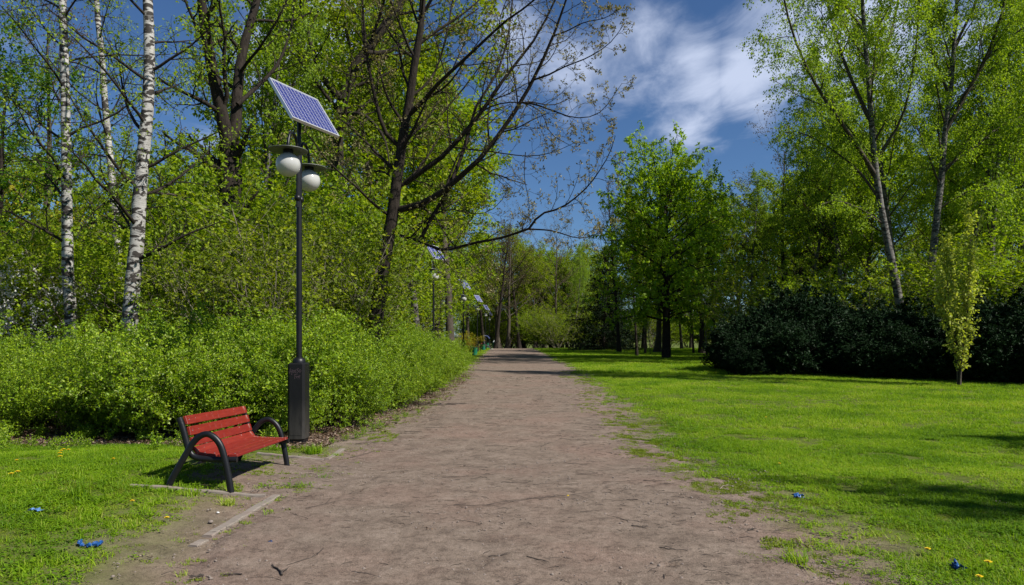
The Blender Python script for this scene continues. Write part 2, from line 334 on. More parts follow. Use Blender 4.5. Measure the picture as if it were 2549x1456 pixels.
# ground: earth with thatch where the grass is thin
def ground_mat(name, path=False):
    m, nt, o = newmat(name)
    a = nt.nodes.new('ShaderNodeAttribute'); a.attribute_name = 'grassy'
    big = noise(nt, 0.55, 5, 0.6); mid = noise(nt, 3.5, 6, 0.65, dist=0.4); fine = noise(nt, 42, 4, 0.7); grit = noise(nt, 170, 2, 0.6)
    g2 = noise(nt, 16, 5, 0.75); g3 = noise(nt, 75, 3, 0.7)
    c = ramp(nt, mid, [(0.28, (0.115, 0.088, 0.070)), (0.5, (0.188, 0.148, 0.118)), (0.74, (0.248, 0.200, 0.162))])
    c = mixrgb(nt, ramp(nt, big, [(0.46, (0, 0, 0)), (0.70, (0.6, 0.6, 0.6))]), c, (0.225, 0.150, 0.120))
    c = mixrgb(nt, 0.8, c, ramp(nt, g2, [(0.32, (0.50, 0.48, 0.47)), (0.52, (1, 1, 1)), (0.75, (1.22, 1.2, 1.2))]), 'MULTIPLY')
    c = mixrgb(nt, 0.85, c, ramp(nt, g3, [(0.30, (0.30, 0.28, 0.27)), (0.45, (0.95, 0.95, 0.95)), (0.62, (1.05, 1.03, 1.0)), (0.74, (1.8, 1.7, 1.65))]), 'MULTIPLY')
    c = mixrgb(nt, 0.6, c, ramp(nt, grit, [(0.3, (0.4, 0.38, 0.37)), (0.5, (1, 1, 1)), (0.76, (1.5, 1.45, 1.4))]), 'MULTIPLY')
    if not path:
        gcol = ramp(nt, mid, [(0.25, (0.055, 0.075, 0.012)), (0.7, (0.10, 0.135, 0.014))])
        c = mixrgb(nt, mth(nt, 'MULTIPLY', a.outputs['Fac'], ramp(nt, g2, [(0.3, (0.4,) * 3), (0.5, (1.0,) * 3)])), c, gcol)
    h = mth(nt, 'ADD', mth(nt, 'MULTIPLY', fine, 0.6), mth(nt, 'ADD', mth(nt, 'MULTIPLY', grit, 0.35), mth(nt, 'MULTIPLY', mid, 1.2)))
    principled(nt, o, c, 0.95, 0, 0.12, h, 0.018, 0.8); return m

# ------------------------------------------------------------------ ground and path
def Redge(y):
    return np.interp(y, [0, 4.6, 6.5, 10.8, 18, 30, 60, 90, 140], [2.1, 2.1, 2.3, 2.25, 2.35, 2.75, 2.9, 2.7, 2.4])
def Ledge(y):
    return np.interp(y, [0, 5, 6.6, 7.3, 7.6, 9.6, 10.1, 12.5, 18, 29, 50, 90, 140], [-2.25, -2.25, -2.4, -2.55, -3.1, -3.2, -2.5, -2.1, -1.9, -1.8, -2.2, -2.4, -2.6])
def path_in(x, y):   # signed distance-like, >0 inside
    w = (fbm(x, y, 1.1, 4, 11) - 0.5) * 1.1 + (fbm(x, y, 0.25, 2, 5) - 0.5) * 0.25
    return np.minimum(Redge(y) - x, x - Ledge(y)) + w
def grassy(x, y):
    return sstep(0.0, -1.2, path_in(x, y)) * (1 - sstep(10.6, 11.2, y) * (np.asarray(x) < -2.2) * (np.asarray(y) < 31)) * (np.asarray(y) < 139) + (np.asarray(y) >= 139)
def grid_mesh(name, xs, ys, zf, mat, attr=None, attrname='grassy'):
    X, Y = np.meshgrid(xs, ys); Z = zf(X, Y); V = np.stack([X, Y, Z], -1).reshape(-1, 3); nx, ny = len(xs), len(ys)
    i = (np.arange(ny - 1)[:, None] * nx + np.arange(nx - 1)[None]).ravel()
    F = np.stack([i, i + 1, i + nx + 1, i + nx], 1)
    return mesh_np(name, V, F, mat, None if attr is None else attr(X, Y).ravel(), True, attrname), V
xs = np.concatenate([[-3000, -1200, -500, -250], np.arange(-150, -12, 6.), np.arange(-12, 12, .17), np.arange(12, 30, .8), np.arange(30, 150, 6.), [250, 500, 1200, 3000]])
ys = np.concatenate([[-600, -200, -80], np.arange(-40, 2, 4.), np.arange(2, 20, .17), np.arange(20, 45, .5), np.arange(45, 110, 1.5), np.arange(110, 300, 10.), [400, 700, 1300, 3000]])
gm, _ = grid_mesh('ground', xs, ys, lambda X, Y: zbase(X, Y) + (fbm(X, Y, .5, 3, 2) - .5) * .03 * (Y < 60) - 0.03 * sstep(0.3, 0.8, path_in(X, Y)) * (Y < 140), ground_mat('lawn_earth'), grassy)
tag(linkm('ground', gm), kind='structure')
xs2 = np.arange(-4.2, 4.3, .065); ys2 = np.concatenate([np.arange(2, 14, .065), np.arange(14, 32, .2), np.arange(32, 142, 1.0)])
pm, _ = grid_mesh('path', xs2, ys2, lambda X, Y: zbase(X, Y) + 0.016 - 0.075 * sstep(0.12, -0.35, path_in(X, Y)) + (fbm(X, Y, .9, 4, 8) - .5) * .035 * (Y < 40) + (fbm(X, Y, .13, 2, 9) - .5) * .008 * (Y < 14),
                  ground_mat('path_gravel', True), lambda X, Y: sstep(0.9, 0.0, path_in(X, Y)))
tag(linkm('path', pm), kind='structure')

# ------------------------------------------------------------------ plant generator
def grow(out, p, d, L, r, lvl, S, R):
    n = S['seg'][lvl]; st = L / n; wob = S['wob'][lvl]; tr = S['trop'][lvl]
    px, py, pz = p; dx, dy, dz = d; pts = [(px, py, pz)]; dirs = []
    for i in range(n):
        dx += R.gauss(0, wob); dy += R.gauss(0, wob); dz += R.gauss(0, wob) + tr
        q = 1 / math.sqrt(dx * dx + dy * dy + dz * dz + 1e-9); dx *= q; dy *= q; dz *= q
        px += dx * st; py += dy * st; pz += dz * st
        if pz < 0.05: pz = 0.05; dz = abs(dz)
        pts.append((px, py, pz)); dirs.append((dx, dy, dz))
    tip = S['tip'][lvl]
    rad = [r * (1 - (1 - tip) * i / n) for i in range(n + 1)]
    if lvl == 0 and S.get('flare'): rad[0] *= S['flare']
    out.append((lvl, pts, rad))
    if lvl < len(S['kids']): spawn(out, pts, rad, dirs, L, lvl, S, R)
def spawn(out, pts, rad, dirs, L, lvl, S, R, kids=None, t0=None):
    k = S['kids'][lvl] if kids is None else kids
    t0 = S['t0'][lvl] if t0 is None else t0; n = len(pts) - 1; ph = R.random() * 6.28
    a0, a1 = S['ang'][lvl]; env = S.get('env')
    for j in range(k):
        t = t0 + (1 - t0) * (j + R.random()) / k; f = t * n; i = min(int(f), n - 1); g = f - i
        p = tuple(pts[i][q] * (1 - g) + pts[i + 1][q] * g for q in range(3)); d = dirs[i]
        ph += 2.4 + R.gauss(0, .3)
        ref = (0, 0, 1) if abs(d[2]) < .9 else (1, 0, 0)
        ux = d[1] * ref[2] - d[2] * ref[1]; uy = d[2] * ref[0] - d[0] * ref[2]; uz = d[0] * ref[1] - d[1] * ref[0]
        q = 1 / math.sqrt(ux * ux + uy * uy + uz * uz); ux *= q; uy *= q; uz *= q
        vx = d[1] * uz - d[2] * uy; vy = d[2] * ux - d[0] * uz; vz = d[0] * uy - d[1] * ux
        a = math.radians(a0 + (a1 - a0) * (t if lvl == 0 else R.random()))
        if S.get('flat') and lvl >= 1: c, s_ = math.cos(ph), math.sin(ph) * S['flat']
        else: c, s_ = math.cos(ph), math.sin(ph)
        ca, sa = math.cos(a), math.sin(a)
        nd = (d[0] * ca + (ux * c + vx * s_) * sa, d[1] * ca + (uy * c + vy * s_) * sa, d[2] * ca + (uz * c + vz * s_) * sa)
        ll = L * S['len'][lvl] * (0.75 + .5 * R.random())
        if lvl == 0 and env: ll *= env((t - t0) / (1 - t0))
        elif lvl > 0: ll *= (1.15 - 0.75 * t)
        rr = (rad[i] * (1 - g) + rad[i + 1] * g) * S['rr'][lvl]
        grow(out, p, nd, max(ll, .05), max(rr, S['rmin']), lvl + 1, S, R)
def tubes(polys, sides, name, mat):
    Vs = []; Fs = []; base = 0; groups = {}
    for lvl, pts, rad in polys: groups.setdefault((len(pts), sides[min(lvl, len(sides) - 1)]), []).append((pts, rad))
    for (n, s), lst in groups.items():
        if s == 0: continue
        P = np.array([a for a, _ in lst], float); Rr = np.array([b for _, b in lst], float); B = len(lst)
        T = np.gradient(P, axis=1); T /= np.linalg.norm(T, axis=2, keepdims=True) + 1e-9
        ref = np.where(np.abs(T[:, :1, 2:3]).mean(axis=(1, 2), keepdims=True) > .75, np.array([1., 0, 0]), np.array([0., 0, 1]))
        U = np.cross(T, np.broadcast_to(ref, T.shape)); U /= np.linalg.norm(U, axis=2, keepdims=True) + 1e-9; W = np.cross(T, U)
        a = np.arange(s) * 2 * PI / s
        V = P[:, :, None] + (U[:, :, None] * np.cos(a)[None, None, :, None] + W[:, :, None] * np.sin(a)[None, None, :, None]) * Rr[:, :, None, None]
        Vs.append(V.reshape(-1, 3))
        b = np.arange(B)[:, None, None] * n * s; i = np.arange(n - 1)[None, :, None] * s; k = np.arange(s)[None, None, :]; k2 = (k + 1) % s
        Fs.append(np.stack([b + i + k, b + i + k2, b + i + s + k2, b + i + s + k], -1).reshape(-1, 4) + base); base += B * n * s
    return mesh_np(name, np.concatenate(Vs), np.concatenate(Fs), mat, None, True)
def leafgeo(P, A, Nn, size, aspect=0.55, fold=0.15):
    A = A / (np.linalg.norm(A, axis=1, keepdims=True) + 1e-9); S = np.cross(A, Nn); S /= np.linalg.norm(S, axis=1, keepdims=True) + 1e-9
    Nn = np.cross(S, A); sz = size[:, None]
    m = P + A * sz * .48 + Nn * sz * fold * .5
    V = np.stack([P, m + S * sz * aspect * .5, P + A * sz, m - S * sz * aspect * .5], 1).reshape(-1, 3)
    return V, np.arange(len(P) * 4, dtype=np.int32).reshape(-1, 4)
def leaves(polys, lvls, per_m, size, rng, mat, name='crown', spread=0.05, droop=0.0, aspect=.6, star=1, sizevar=.35, minn=1, tmin=0.15, clump=0.0, cap=None, tbase=0.5, tvar=.22, along=.5):
    Pp = []; Dd = []
    for lvl, pts, rad in polys:
        if lvl not in lvls: continue
        P = np.array(pts); Ls = np.linalg.norm(P[1:] - P[:-1], axis=1).sum(); n = max(minn, int(Ls * per_m + rng.rand()))
        t = tmin + (1 - tmin) * rng.rand(n)
        if clump > 0: c = np.round(t * Ls / clump) * clump / max(Ls, 1e-3); t = np.clip(c + rng.normal(0, .02, n), 0, 1)
        f = t * (len(P) - 1); i = np.minimum(f.astype(int), len(P) - 2); g = (f - i)[:, None]
        Pp.append(P[i] * (1 - g) + P[i + 1] * g); Dd.append(P[i + 1] - P[i])
    P = np.concatenate(Pp); D = np.concatenate(Dd)
    if cap and len(P) > cap: s = rng.choice(len(P), cap, replace=False); P = P[s]; D = D[s]
    D /= np.linalg.norm(D, axis=1, keepdims=True) + 1e-9; n = len(P)
    P = P + rng.normal(0, spread, (n, 3))
    tn = np.clip(tbase + rng.normal(0, tvar, n), 0, 1)
    if star > 1:
        P = np.repeat(P, star, 0); D = np.repeat(D, star, 0); tn = np.clip(np.repeat(tn, star) + rng.normal(0, .06, n * star), 0, 1); n *= star
    A = rng.normal(0, 1, (n, 3)); A /= np.linalg.norm(A, axis=1, keepdims=True); A = A + D * along; A[:, 2] -= droop
    Nn = rng.normal(0, .75, (n, 3)); Nn[:, 2] += 1
    V, F = leafgeo(P, A, Nn, size * (1 + rng.uniform(-sizevar, sizevar, n)), aspect)
    return mesh_np(name, V, F, mat, np.repeat(tn, 4))
SP = {}
def spec(name, **k): SP[name] = k
UP = dict(tip=[.12, .2, .25, .4, .5], rmin=.004)
round_env = lambda t: 0.55 + 1.3 * math.sqrt(max(0, t * (1 - t))) * (1.1 - .5 * t)
cone_env = lambda t: 1.15 - 0.98 * t
egg_env = lambda t: 0.8 + .5 * math.sin(PI * min(1, t * 1.4)) - .55 * t
# seg, kids, ang, len, wob, trop, t0, rr
spec('broad', seg=[9, 6, 5, 4], kids=[22, 7, 6], ang=[(75, 35), (30, 65), (30, 70)], len=[.34, .42, .42], wob=[.035, .10, .16, .2], trop=[.02, .05, .02, -.02], t0=[.22, .2, .1], rr=[.42, .55, .6], env=round_env, flare=1.5, **UP)
spec('tall', seg=[10, 6, 5, 4], kids=[26, 7, 6], ang=[(65, 25), (30, 55), (30, 65)], len=[.26, .42, .45], wob=[.03, .09, .15, .2], trop=[.02, .10, .02, -.05], t0=[.34, .2, .1], rr=[.4, .55, .6], env=egg_env, flare=1.4, **UP)
spec('birch', seg=[10, 7, 5, 5], kids=[24, 8, 7], ang=[(60, 25), (30, 60), (30, 70)], len=[.25, .42, .6], wob=[.03, .07, .15, .12], trop=[.01, .06, -.10, -.42], t0=[.3, .2, .15], rr=[.38, .5, .5], env=egg_env, flare=1.3, tip=[.12, .2, .3, .4, .5], rmin=.005)
spec('conifer', seg=[9, 6, 4], kids=[90, 11], ang=[(95, 60), (45, 75)], len=[.30, .35], wob=[.01, .05, .1], trop=[0, -.04, -.08], t0=[.02, .12], rr=[.25, .5], env=cone_env, flare=1.2, **UP)
spec('shrub', seg=[6, 5, 4], kids=[9, 6], ang=[(40, 55), (30, 70)], len=[.42, .45], wob=[.10, .16, .2], trop=[-.02, .03, 0], t0=[.12, .1], rr=[.5, .6], tip=[.3, .3, .4], rmin=.0022)
GR = np.random.RandomState
class Proto: pass
PROTO = {}
def tree_proto(key, sp, H, r0, barkm, leafm, seed, leafk, sides=(10, 5, 3, 3), stems=1, lean=0.05, lv=(2, 3), trunkname='trunk'):
    R = random.Random(seed); polys = []
    S = SP[sp]
    for s_ in range(stems):
        a = 6.28 * s_ / stems + R.random(); sp_ = 0.0 if stems == 1 else .22
        grow(polys, (0.15 * math.cos(a) * (stems > 1), .15 * math.sin(a) * (stems > 1), -.1), (math.cos(a) * sp_ + R.gauss(0, lean), math.sin(a) * sp_ + R.gauss(0, lean), 1), H * (1 if s_ == 0 else R.uniform(.75, .98)), r0 if s_ == 0 else r0 * .75, 0, S, R)
    p = Proto(); p.H = H
    if trunkname == 'stems': p.trunk = tubes(polys, sides, 'stems', barkm); p.limbs = None
    else:
        p.trunk = tubes([q for q in polys if q[0] == 0], (sides[0],), 'trunk', barkm)
        p.limbs = tubes([q for q in polys if q[0] > 0], sides, 'branches', barkm if barkm not in (M['birch'], M['birch_grey']) else M['bark_mid'])
    rng = GR(seed)
    p.crown = leaves(polys, lv, rng=rng, mat=leafm, **leafk) if leafm else None
    p.tn = trunkname; PROTO[key] = p; return p
def plant(key, name, loc, label, cat='tree', group=None, H=None, wide=1.0, rz=0, parent=None, lean=(0, 0)):
    p = PROTO[key]; s = 1 if H is None else H / p.H
    if parent is None: e = empty(name, loc, rz); tag(e, label, cat, group)
    else: e = empty(name, loc, rz); e.parent = parent
    e.scale = (s * wide, s * wide, s); e.rotation_euler = (lean[0], lean[1], rz)
    linkm(p.tn, p.trunk, e)
    if p.limbs: linkm('branches', p.limbs, e)
    if p.crown: linkm('foliage' if p.tn == 'stems' else 'crown', p.crown, e)
    return e
def gp(px, d): x = (px - CX) * d / FP; return (x, d, zlocal(x, d))

LK = dict(per_m=22, size=.16, spread=.07, droop=.25)
tree_proto('oak1', 'broad', 15, .24, M['bark'], M['spring'], 1, dict(per_m=28, size=.20, spread=.15, droop=.2, tbase=.5))
tree_proto('oak2', 'broad', 17, .28, M['bark_mid'], M['olive'], 2, dict(per_m=24, size=.19, spread=.15, droop=.2))
tree_proto('tall1', 'tall', 20, .22, M['bark'], M['olive'], 3, dict(per_m=26, size=.19, spread=.15, droop=.2))
tree_proto('tall2', 'tall', 20, .24, M['bark_mid'], M['spring'], 4, dict(per_m=26, size=.19, spread=.15, droop=.2, tbase=.4))
tree_proto('wbirch1', 'birch', 19, .17, M['birch_grey'], M['birch_leaf'], 5, dict(per_m=34, size=.12, spread=.07, droop=.7, tbase=.5), lv=(3,))
tree_proto('wbirch2', 'birch', 19, .16, M['birch_grey'], M['birch_leaf'], 6, dict(per_m=34, size=.12, spread=.07, droop=.7, tbase=.65), lv=(3,))
tree_proto('bare', 'tall', 18, .26, M['bark'], M['brown_bud'], 7, dict(per_m=4, size=.10, spread=.05, droop=0), sides=(8, 5, 4, 3))
tree_proto('bare2', 'broad', 18, .26, M['bark_mid'], M['brown_bud'], 17, dict(per_m=7, size=.12, spread=.08, droop=0), sides=(8, 5, 4, 3))
tree_proto('spruce', 'conifer', 12, .16, M['bark'], M['needle'], 8, dict(per_m=26, size=.22, spread=.07, droop=.3, aspect=.3), lv=(1, 2), sides=(8, 4, 3))
# shrubs
tree_proto('spirea1', 'shrub', 1.9, .012, M['bark_mid'], M['hedge'], 21, dict(per_m=40, size=.038, spread=.018, droop=0, aspect=.62, tmin=.0, tbase=.5, tvar=.28, clump=.085, star=2, sizevar=.5), sides=(4, 3, 3), stems=15, lean=.30, lv=(1, 2), trunkname='stems')
tree_proto('spirea2', 'shrub', 1.9, .012, M['bark_mid'], M['hedge'], 22, dict(per_m=40, size=.042, spread=.020, droop=0, aspect=.6, tmin=.0, tbase=.55, tvar=.28, clump=.085, star=2, sizevar=.5), sides=(4, 3, 3), stems=16, lean=.36, lv=(1, 2), trunkname='stems')
SP['hazel'] = dict(SP['shrub'], kids=[12, 7], seg=[8, 6, 4], len=[.38, .42], wob=[.07, .14, .2], ang=[(45, 50), (30, 70)], t0=[.15, .1], trop=[-.01, .04, -.02])
tree_proto('hazel1', 'hazel', 5.2, .032, M['bark_pale'], M['olive'], 31, dict(per_m=5.2, size=.09, spread=.03, droop=.2, clump=.24, star=3, tvar=.3), sides=(5, 3, 3), stems=13, lean=.2, lv=(1, 2), trunkname='stems')
tree_proto('hazel2', 'hazel', 5.6, .034, M['bark_mid'], M['spring'], 32, dict(per_m=9, size=.095, spread=.04, droop=.2, clump=.24, star=3, tvar=.3), sides=(5, 3, 3), stems=14, lean=.22, lv=(1, 2), trunkname='stems')
SP['rho'] = dict(SP['shrub'], kids=[12, 8], ang=[(45, 65), (30, 75)], len=[.5, .45])
tree_proto('rhodo1', 'rho', 3.0, .03, M['bark'], M['rhodo'], 41, dict(per_m=9, size=.15, spread=.03, droop=.25, aspect=.34, star=6, tmin=.5, clump=.3), sides=(5, 3, 3), stems=14, lean=.42, lv=(1, 2), trunkname='stems')

# ------------------------------------------------------------------ the dense hedge left of the path
def front_line(y): return np.interp(y, [10.5, 12.7, 18.5, 28.8, 33], [-3.75, -2.7, -2.05, -1.95, -2.6])
R = random.Random(5)
def hedge(label, spots):
    h = empty('hedge', (spots[0][0], spots[0][1], 0)); tag(h, label, 'hedge')
    hx, hy = spots[0][0], spots[0][1]
    for i, (x, y, H) in enumerate(spots):
        p = PROTO['spirea1' if i % 2 else 'spirea2']; s = H / p.H * R.uniform(.80, 1.14)
        for nm, me in (('stems', p.trunk), ('foliage', p.crown)):
            o = linkm(nm, me, h, (x - hx, y - hy, zlocal(x, y))); o.scale = (s, s, s)
            o.rotation_euler = (0, 0, 0.7 * 6.28 * i)
    return h
sp1 = []
for row, (off, H) in enumerate(((1.55, 1.45), (2.7, 1.8), (3.9, 2.0))):
    x = -3.7 - off * .35
    while x > -12.5 - row * 1.5: sp1.append((x + R.uniform(-.2, .2), 10.6 + off + R.uniform(-.25, .25) - .4 * (x < -7), H)); x -= R.uniform(.95, 1.2)
hedge('dense bright green hedge behind the red bench, left of the nearest lamp post', sp1)
sp2 = []
y = 11.9
while y < 31:
    for off, H in ((.62, 1.35), (1.8, 1.85), (3.1, 2.05)): sp2.append((float(front_line(y)) - off + R.uniform(-.2, .2), y + R.uniform(-.25, .25), H))
    y += R.uniform(1.0, 1.25)
hedge('dense bright green hedge running along the path, right of the nearest lamp post', sp2)

# ------------------------------------------------------------------ understorey behind the hedge
und = [  # px, d, H, proto, wide, label
    (20, 20, 5.0, 'hazel2', 1.1, 'leafy green shrub at the far left edge behind the hedge'),
    (110, 24, 5.6, 'hazel1', 1.1, 'thin stemmed shrub between the left edge and the first white birch'),
    (245, 21, 4.9, 'hazel1', 1.1, 'sparse shrub between the two left white birch trunks'),
    (420, 20, 5.2, 'hazel2', 1.15, 'leafy shrub just right of the thickest white birch'),
    (480, 25, 7.2, 'hazel1', 1.0, 'tall sparse shrub left of the forked dark tree'),
    (560, 17.5, 4.4, 'hazel1', 1.1, 'sparse many stemmed shrub in front of the forked dark tree'),
    (650, 23, 7.8, 'hazel2', 1.1, 'tall bright green shrub left of the nearest lamp globes'),
    (640, 17, 4.2, 'hazel1', 1.15, 'pale stemmed shrub directly left of the nearest lamp pole'),
    (755, 18.5, 5.4, 'hazel1', 1.1, 'pale stemmed shrub directly right of the nearest lamp pole'),
    (780, 27, 7.2, 'hazel2', 1.1, 'bright yellow green shrub left of the bare maple trunk'),
    (830, 20, 4.5, 'hazel1', 1.1, 'thicket of thin stems hiding the foot of the bare maple'),
    (830, 25, 5.6, 'hazel2', 1.15, 'leafy shrub just right of the bare maple trunk'),
    (900, 35, 7.0, 'hazel1', 1.2, 'yellow green shrub behind the second lamp post'),
    (955, 46, 8.0, 'hazel2', 1.2, 'yellow green shrub overhanging the third lamp post'),
    (1020, 60, 9.0, 'hazel1', 1.2, 'yellow green shrub left of the fourth lamp post'),
    (1070, 80, 9.5, 'hazel2', 1.1, 'farthest yellow green shrub leaning over the row of lamps'),
    (-60, 24, 6.2, 'hazel2', 1.2, 'bushy shrub cut by the left edge of the view'),
    (590, 32, 7.5, 'hazel2', 1.2, 'green shrub behind the forked dark tree'),
]
for i, (px, d, H, k, w, lab) in enumerate(und):
    plant(k, 'shrub', gp(px, d), lab, 'shrub', 'tall shrubs behind the hedge', H, w, i * 2.1)
# white blossom and yellow shrubs at the left edge
R = random.Random(61); polys = []
for s_ in range(9): grow(polys, (0, 0, 0), (R.gauss(0, .3), R.gauss(0, .3), 1), 3.4, .02, 0, SP['hazel'], R)
tm = tubes(polys, (4, 3, 3), 'stems', M['bark']); bm_ = leaves(polys, (1, 2), 22, .07, GR(61), M['blossom'], 'blossom', spread=.03, star=2, cap=5200)
e = empty('blossom_shrub', gp(25, 19.5)); tag(e, 'white blossoming shrub at the left edge of the view', 'shrub'); linkm('stems', tm, e); linkm('blossom', bm_, e)
ym = leaves(polys, (1, 2), 22, .10, GR(62), M['yellow_leaf'], 'foliage', spread=.04, cap=5000)
e = empty('yellow_shrub', gp(20, 28)); e.scale = (1.8, 1.8, 2.05); tag(e, 'yellow leaved shrub above the white blossom at the left edge', 'shrub'); linkm('stems', tm, e); linkm('foliage', ym, e)
e = empty('yellow_shrub', gp(1166, 58)); e.scale = (.55, .55, .5); tag(e, 'low yellow leaved bush behind the far red bench', 'shrub'); linkm('stems', tm, e); linkm('foliage', ym, e)

# ------------------------------------------------------------------ hero trees with traced trunks
def resample(pts, n):
    sp = spline(pts, 6); P = np.array(sp); d = np.r_[0, np.cumsum(np.linalg.norm(P[1:] - P[:-1], axis=1))]
    t = np.linspace(0, d[-1], n + 1); return [tuple(float(np.interp(q, d, P[:, k])) for k in range(3)) for q in t], d[-1]
def hero(name, label, cat, root, limbs, S, bk, leafm, leafk, seed, sides=(12, 7, 4, 3, 3), lv=(3,), limb_bark=None, extra_crown=None):
    """limbs: (level, world points, r0, r1, kids, t0)"""
    R = random.Random(seed); polys = []; ro = Vector(root)
    for (lvl, pts, r0, r1, kids, t0) in limbs:
        n = max(S['seg'][lvl] + 3, 8); P, Ln = resample([Vector(p) - ro for p in pts], n)
        rad = [r0 + (r1 - r0) * (i / n) ** .85 for i in range(n + 1)]
        dirs = [tuple((Vector(P[i + 1]) - Vector(P[i])).normalized()) for i in range(n)]
        polys.append((lvl, P, rad))
        if kids: spawn(polys, P, rad, dirs, Ln, lvl, S, R, kids, t0)
    e = empty(name, root); tag(e, label, cat)
    linkm('trunk', tubes([q for q in polys if q[0] == 0], (sides[0],), 'trunk', bk), e)
    linkm('branches', tubes([q for q in polys if q[0] > 0], sides, 'branches', limb_bark or bk), e)
    if leafm: linkm('crown', leaves(polys, lv, rng=GR(seed), mat=leafm, **leafk), e)
    return e, polys
def W8(zx, zy, d): return at_d(663.6 + .5926 * zx, .5926 * zy, d)
# bare maple leaning over the path
d0 = 19.0
root = at_d(905, 836, d0); root.z = zlocal(root.x, root.y)
mp_ = [(0, [root, W8(500, 1050, d0), W8(530, 880, d0), W8(560, 640, d0), W8(590, 470, d0), W8(622, 250, d0 - .2), W8(650, 80, d0 - .3), W8(662, -120, d0 - .4), W8(690, -350, d0 - .3)], .25, .05, 16, .42)]
def ml(zpts, da, db, r0, r1=.012, kids=9, t0=.2, lvl=1):
    n = len(zpts) - 1; return (lvl, [W8(x, y, da + (db - da) * i / n) for i, (x, y) in enumerate(zpts)], r0 * .82, r1 * .85, kids + 2, t0)
mp_ += [
    ml([(560, 880), (640, 860), (700, 830), (790, 760), (900, 660), (1040, 470), (1130, 310), (1210, 130), (1262, -20), (1300, -150)], d0, 16.0, .125, .02, 13),
    ml([(578, 770), (640, 725), (705, 685), (800, 590), (900, 470), (1010, 310), (1120, 170), (1210, 0), (1260, -130)], d0, 17.5, .105, .02, 12),
    ml([(760, 790), (800, 700), (835, 600), (880, 440), (960, 320), (1010, 160), (1030, 0), (1040, -120)], 18.2, 19.5, .07, .018, 9),
    ml([(600, 480), (660, 420), (720, 350), (860, 220), (1000, 90), (1100, 20), (1180, -60)], d0, 15.5, .08, .018, 10),
    ml([(548, 610), (505, 570), (475, 500), (440, 350), (415, 200), (400, 0), (392, -150)], d0, 18.0, .08, .02, 10),
    ml([(505, 900), (440, 850), (380, 790), (300, 720), (240, 660), (200, 600), (150, 540)], d0, 14.5, .055, .01, 9),
    ml([(560, 990), (640, 1012), (740, 1050), (870, 1020), (980, 1000), (1100, 960)], d0, 16.0, .055, .034, 7),
    ml([(1100, 960), (1150, 900), (1240, 870), (1340, 790), (1400, 710), (1440, 640), (1462, 570)], 16.0, 14.8, .036, .008, 10),
    ml([(1098, 962), (1190, 968), (1250, 985), (1310, 1000), (1380, 985), (1430, 950)], 16.0, 15.5, .026, .007, 8),
    ml([(780, 618), (860, 628), (930, 635), (1030, 650), (1110, 655), (1200, 640), (1290, 600)], 18.4, 16.5, .03, .007, 9),
    ml([(1120, 335), (1180, 315), (1250, 280), (1350, 240), (1440, 180), (1500, 100)], 16.5, 15.0, .032, .007, 9),
    ml([(1070, 430), (1130, 440), (1200, 465), (1300, 495), (1400, 470), (1490, 350)], 16.4, 15.4, .028, .006, 9),
    ml([(1205, 150), (1260, 130), (1330, 95), (1420, 75), (1490, 30)], 16.3, 15.0, .024, .006, 8),
    ml([(900, 470), (960, 440), (1060, 430), (1150, 470), (1190, 560), (1290, 620)], 17.7, 16.0, .026, .006, 8),
    ml([(1085, 640), (1080, 740), (1100, 860), (1090, 950)], 17.0, 16.0, .014, .005, 5),
    ml([(545, 760), (480, 720), (400, 730), (330, 700), (270, 640)], d0, 19.5, .035, .008, 8),
    ml([(640, 1010), (700, 900), (760, 800), (800, 740)], 18.8, 18.3, .07, .05, 4),
    ml([(600, 1000), (700, 900), (790, 880), (880, 900), (960, 870), (1010, 800)], 18.8, 17.0, .03, .007, 8),
    ml([(700, 900), (760, 1000), (850, 1100), (930, 1180), (985, 1220)], 18.0, 16.0, .022, .005, 8),
    ml([(625, 250), (560, 200), (500, 110), (470, 0), (460, -120)], d0, 20.5, .05, .012, 9),
    ml([(655, 60), (700, -20), (760, -120), (800, -230)], d0, 18.5, .06, .02, 8),
    ml([(610, 400), (690, 330), (740, 200), (770, 60), (790, -80)], d0, 20.0, .05, .014, 9),
]
SM = dict(seg=[10, 8, 6, 5, 4], kids=[14, 9, 5, 3], ang=[(60, 40), (35, 70), (30, 65), (35, 65)], len=[.20, .30, .5, .5], wob=[.03, .08, .16, .2, .2], trop=[.02, .03, .05, .05, .03],
          t0=[.4, .2, .2, .2], rr=[.4, .42, .6, .7], tip=[.15, .2, .35, .5, .5], rmin=.0042)
e, polys = hero('bare_maple', 'large dark bare tree with budding twigs reaching over the path', 'tree', root, mp_, SM, M['bark'], None, {}, 11, sides=(14, 8, 4, 3, 3))
tips = [(l, p, r) for l, p, r in polys if l >= 2]
linkm('buds', leaves(tips, (2, 3, 4), 2.6, .055, GR(3), M['bud'], 'buds', spread=.012, star=3, tmin=.55, aspect=.5, minn=1), e)

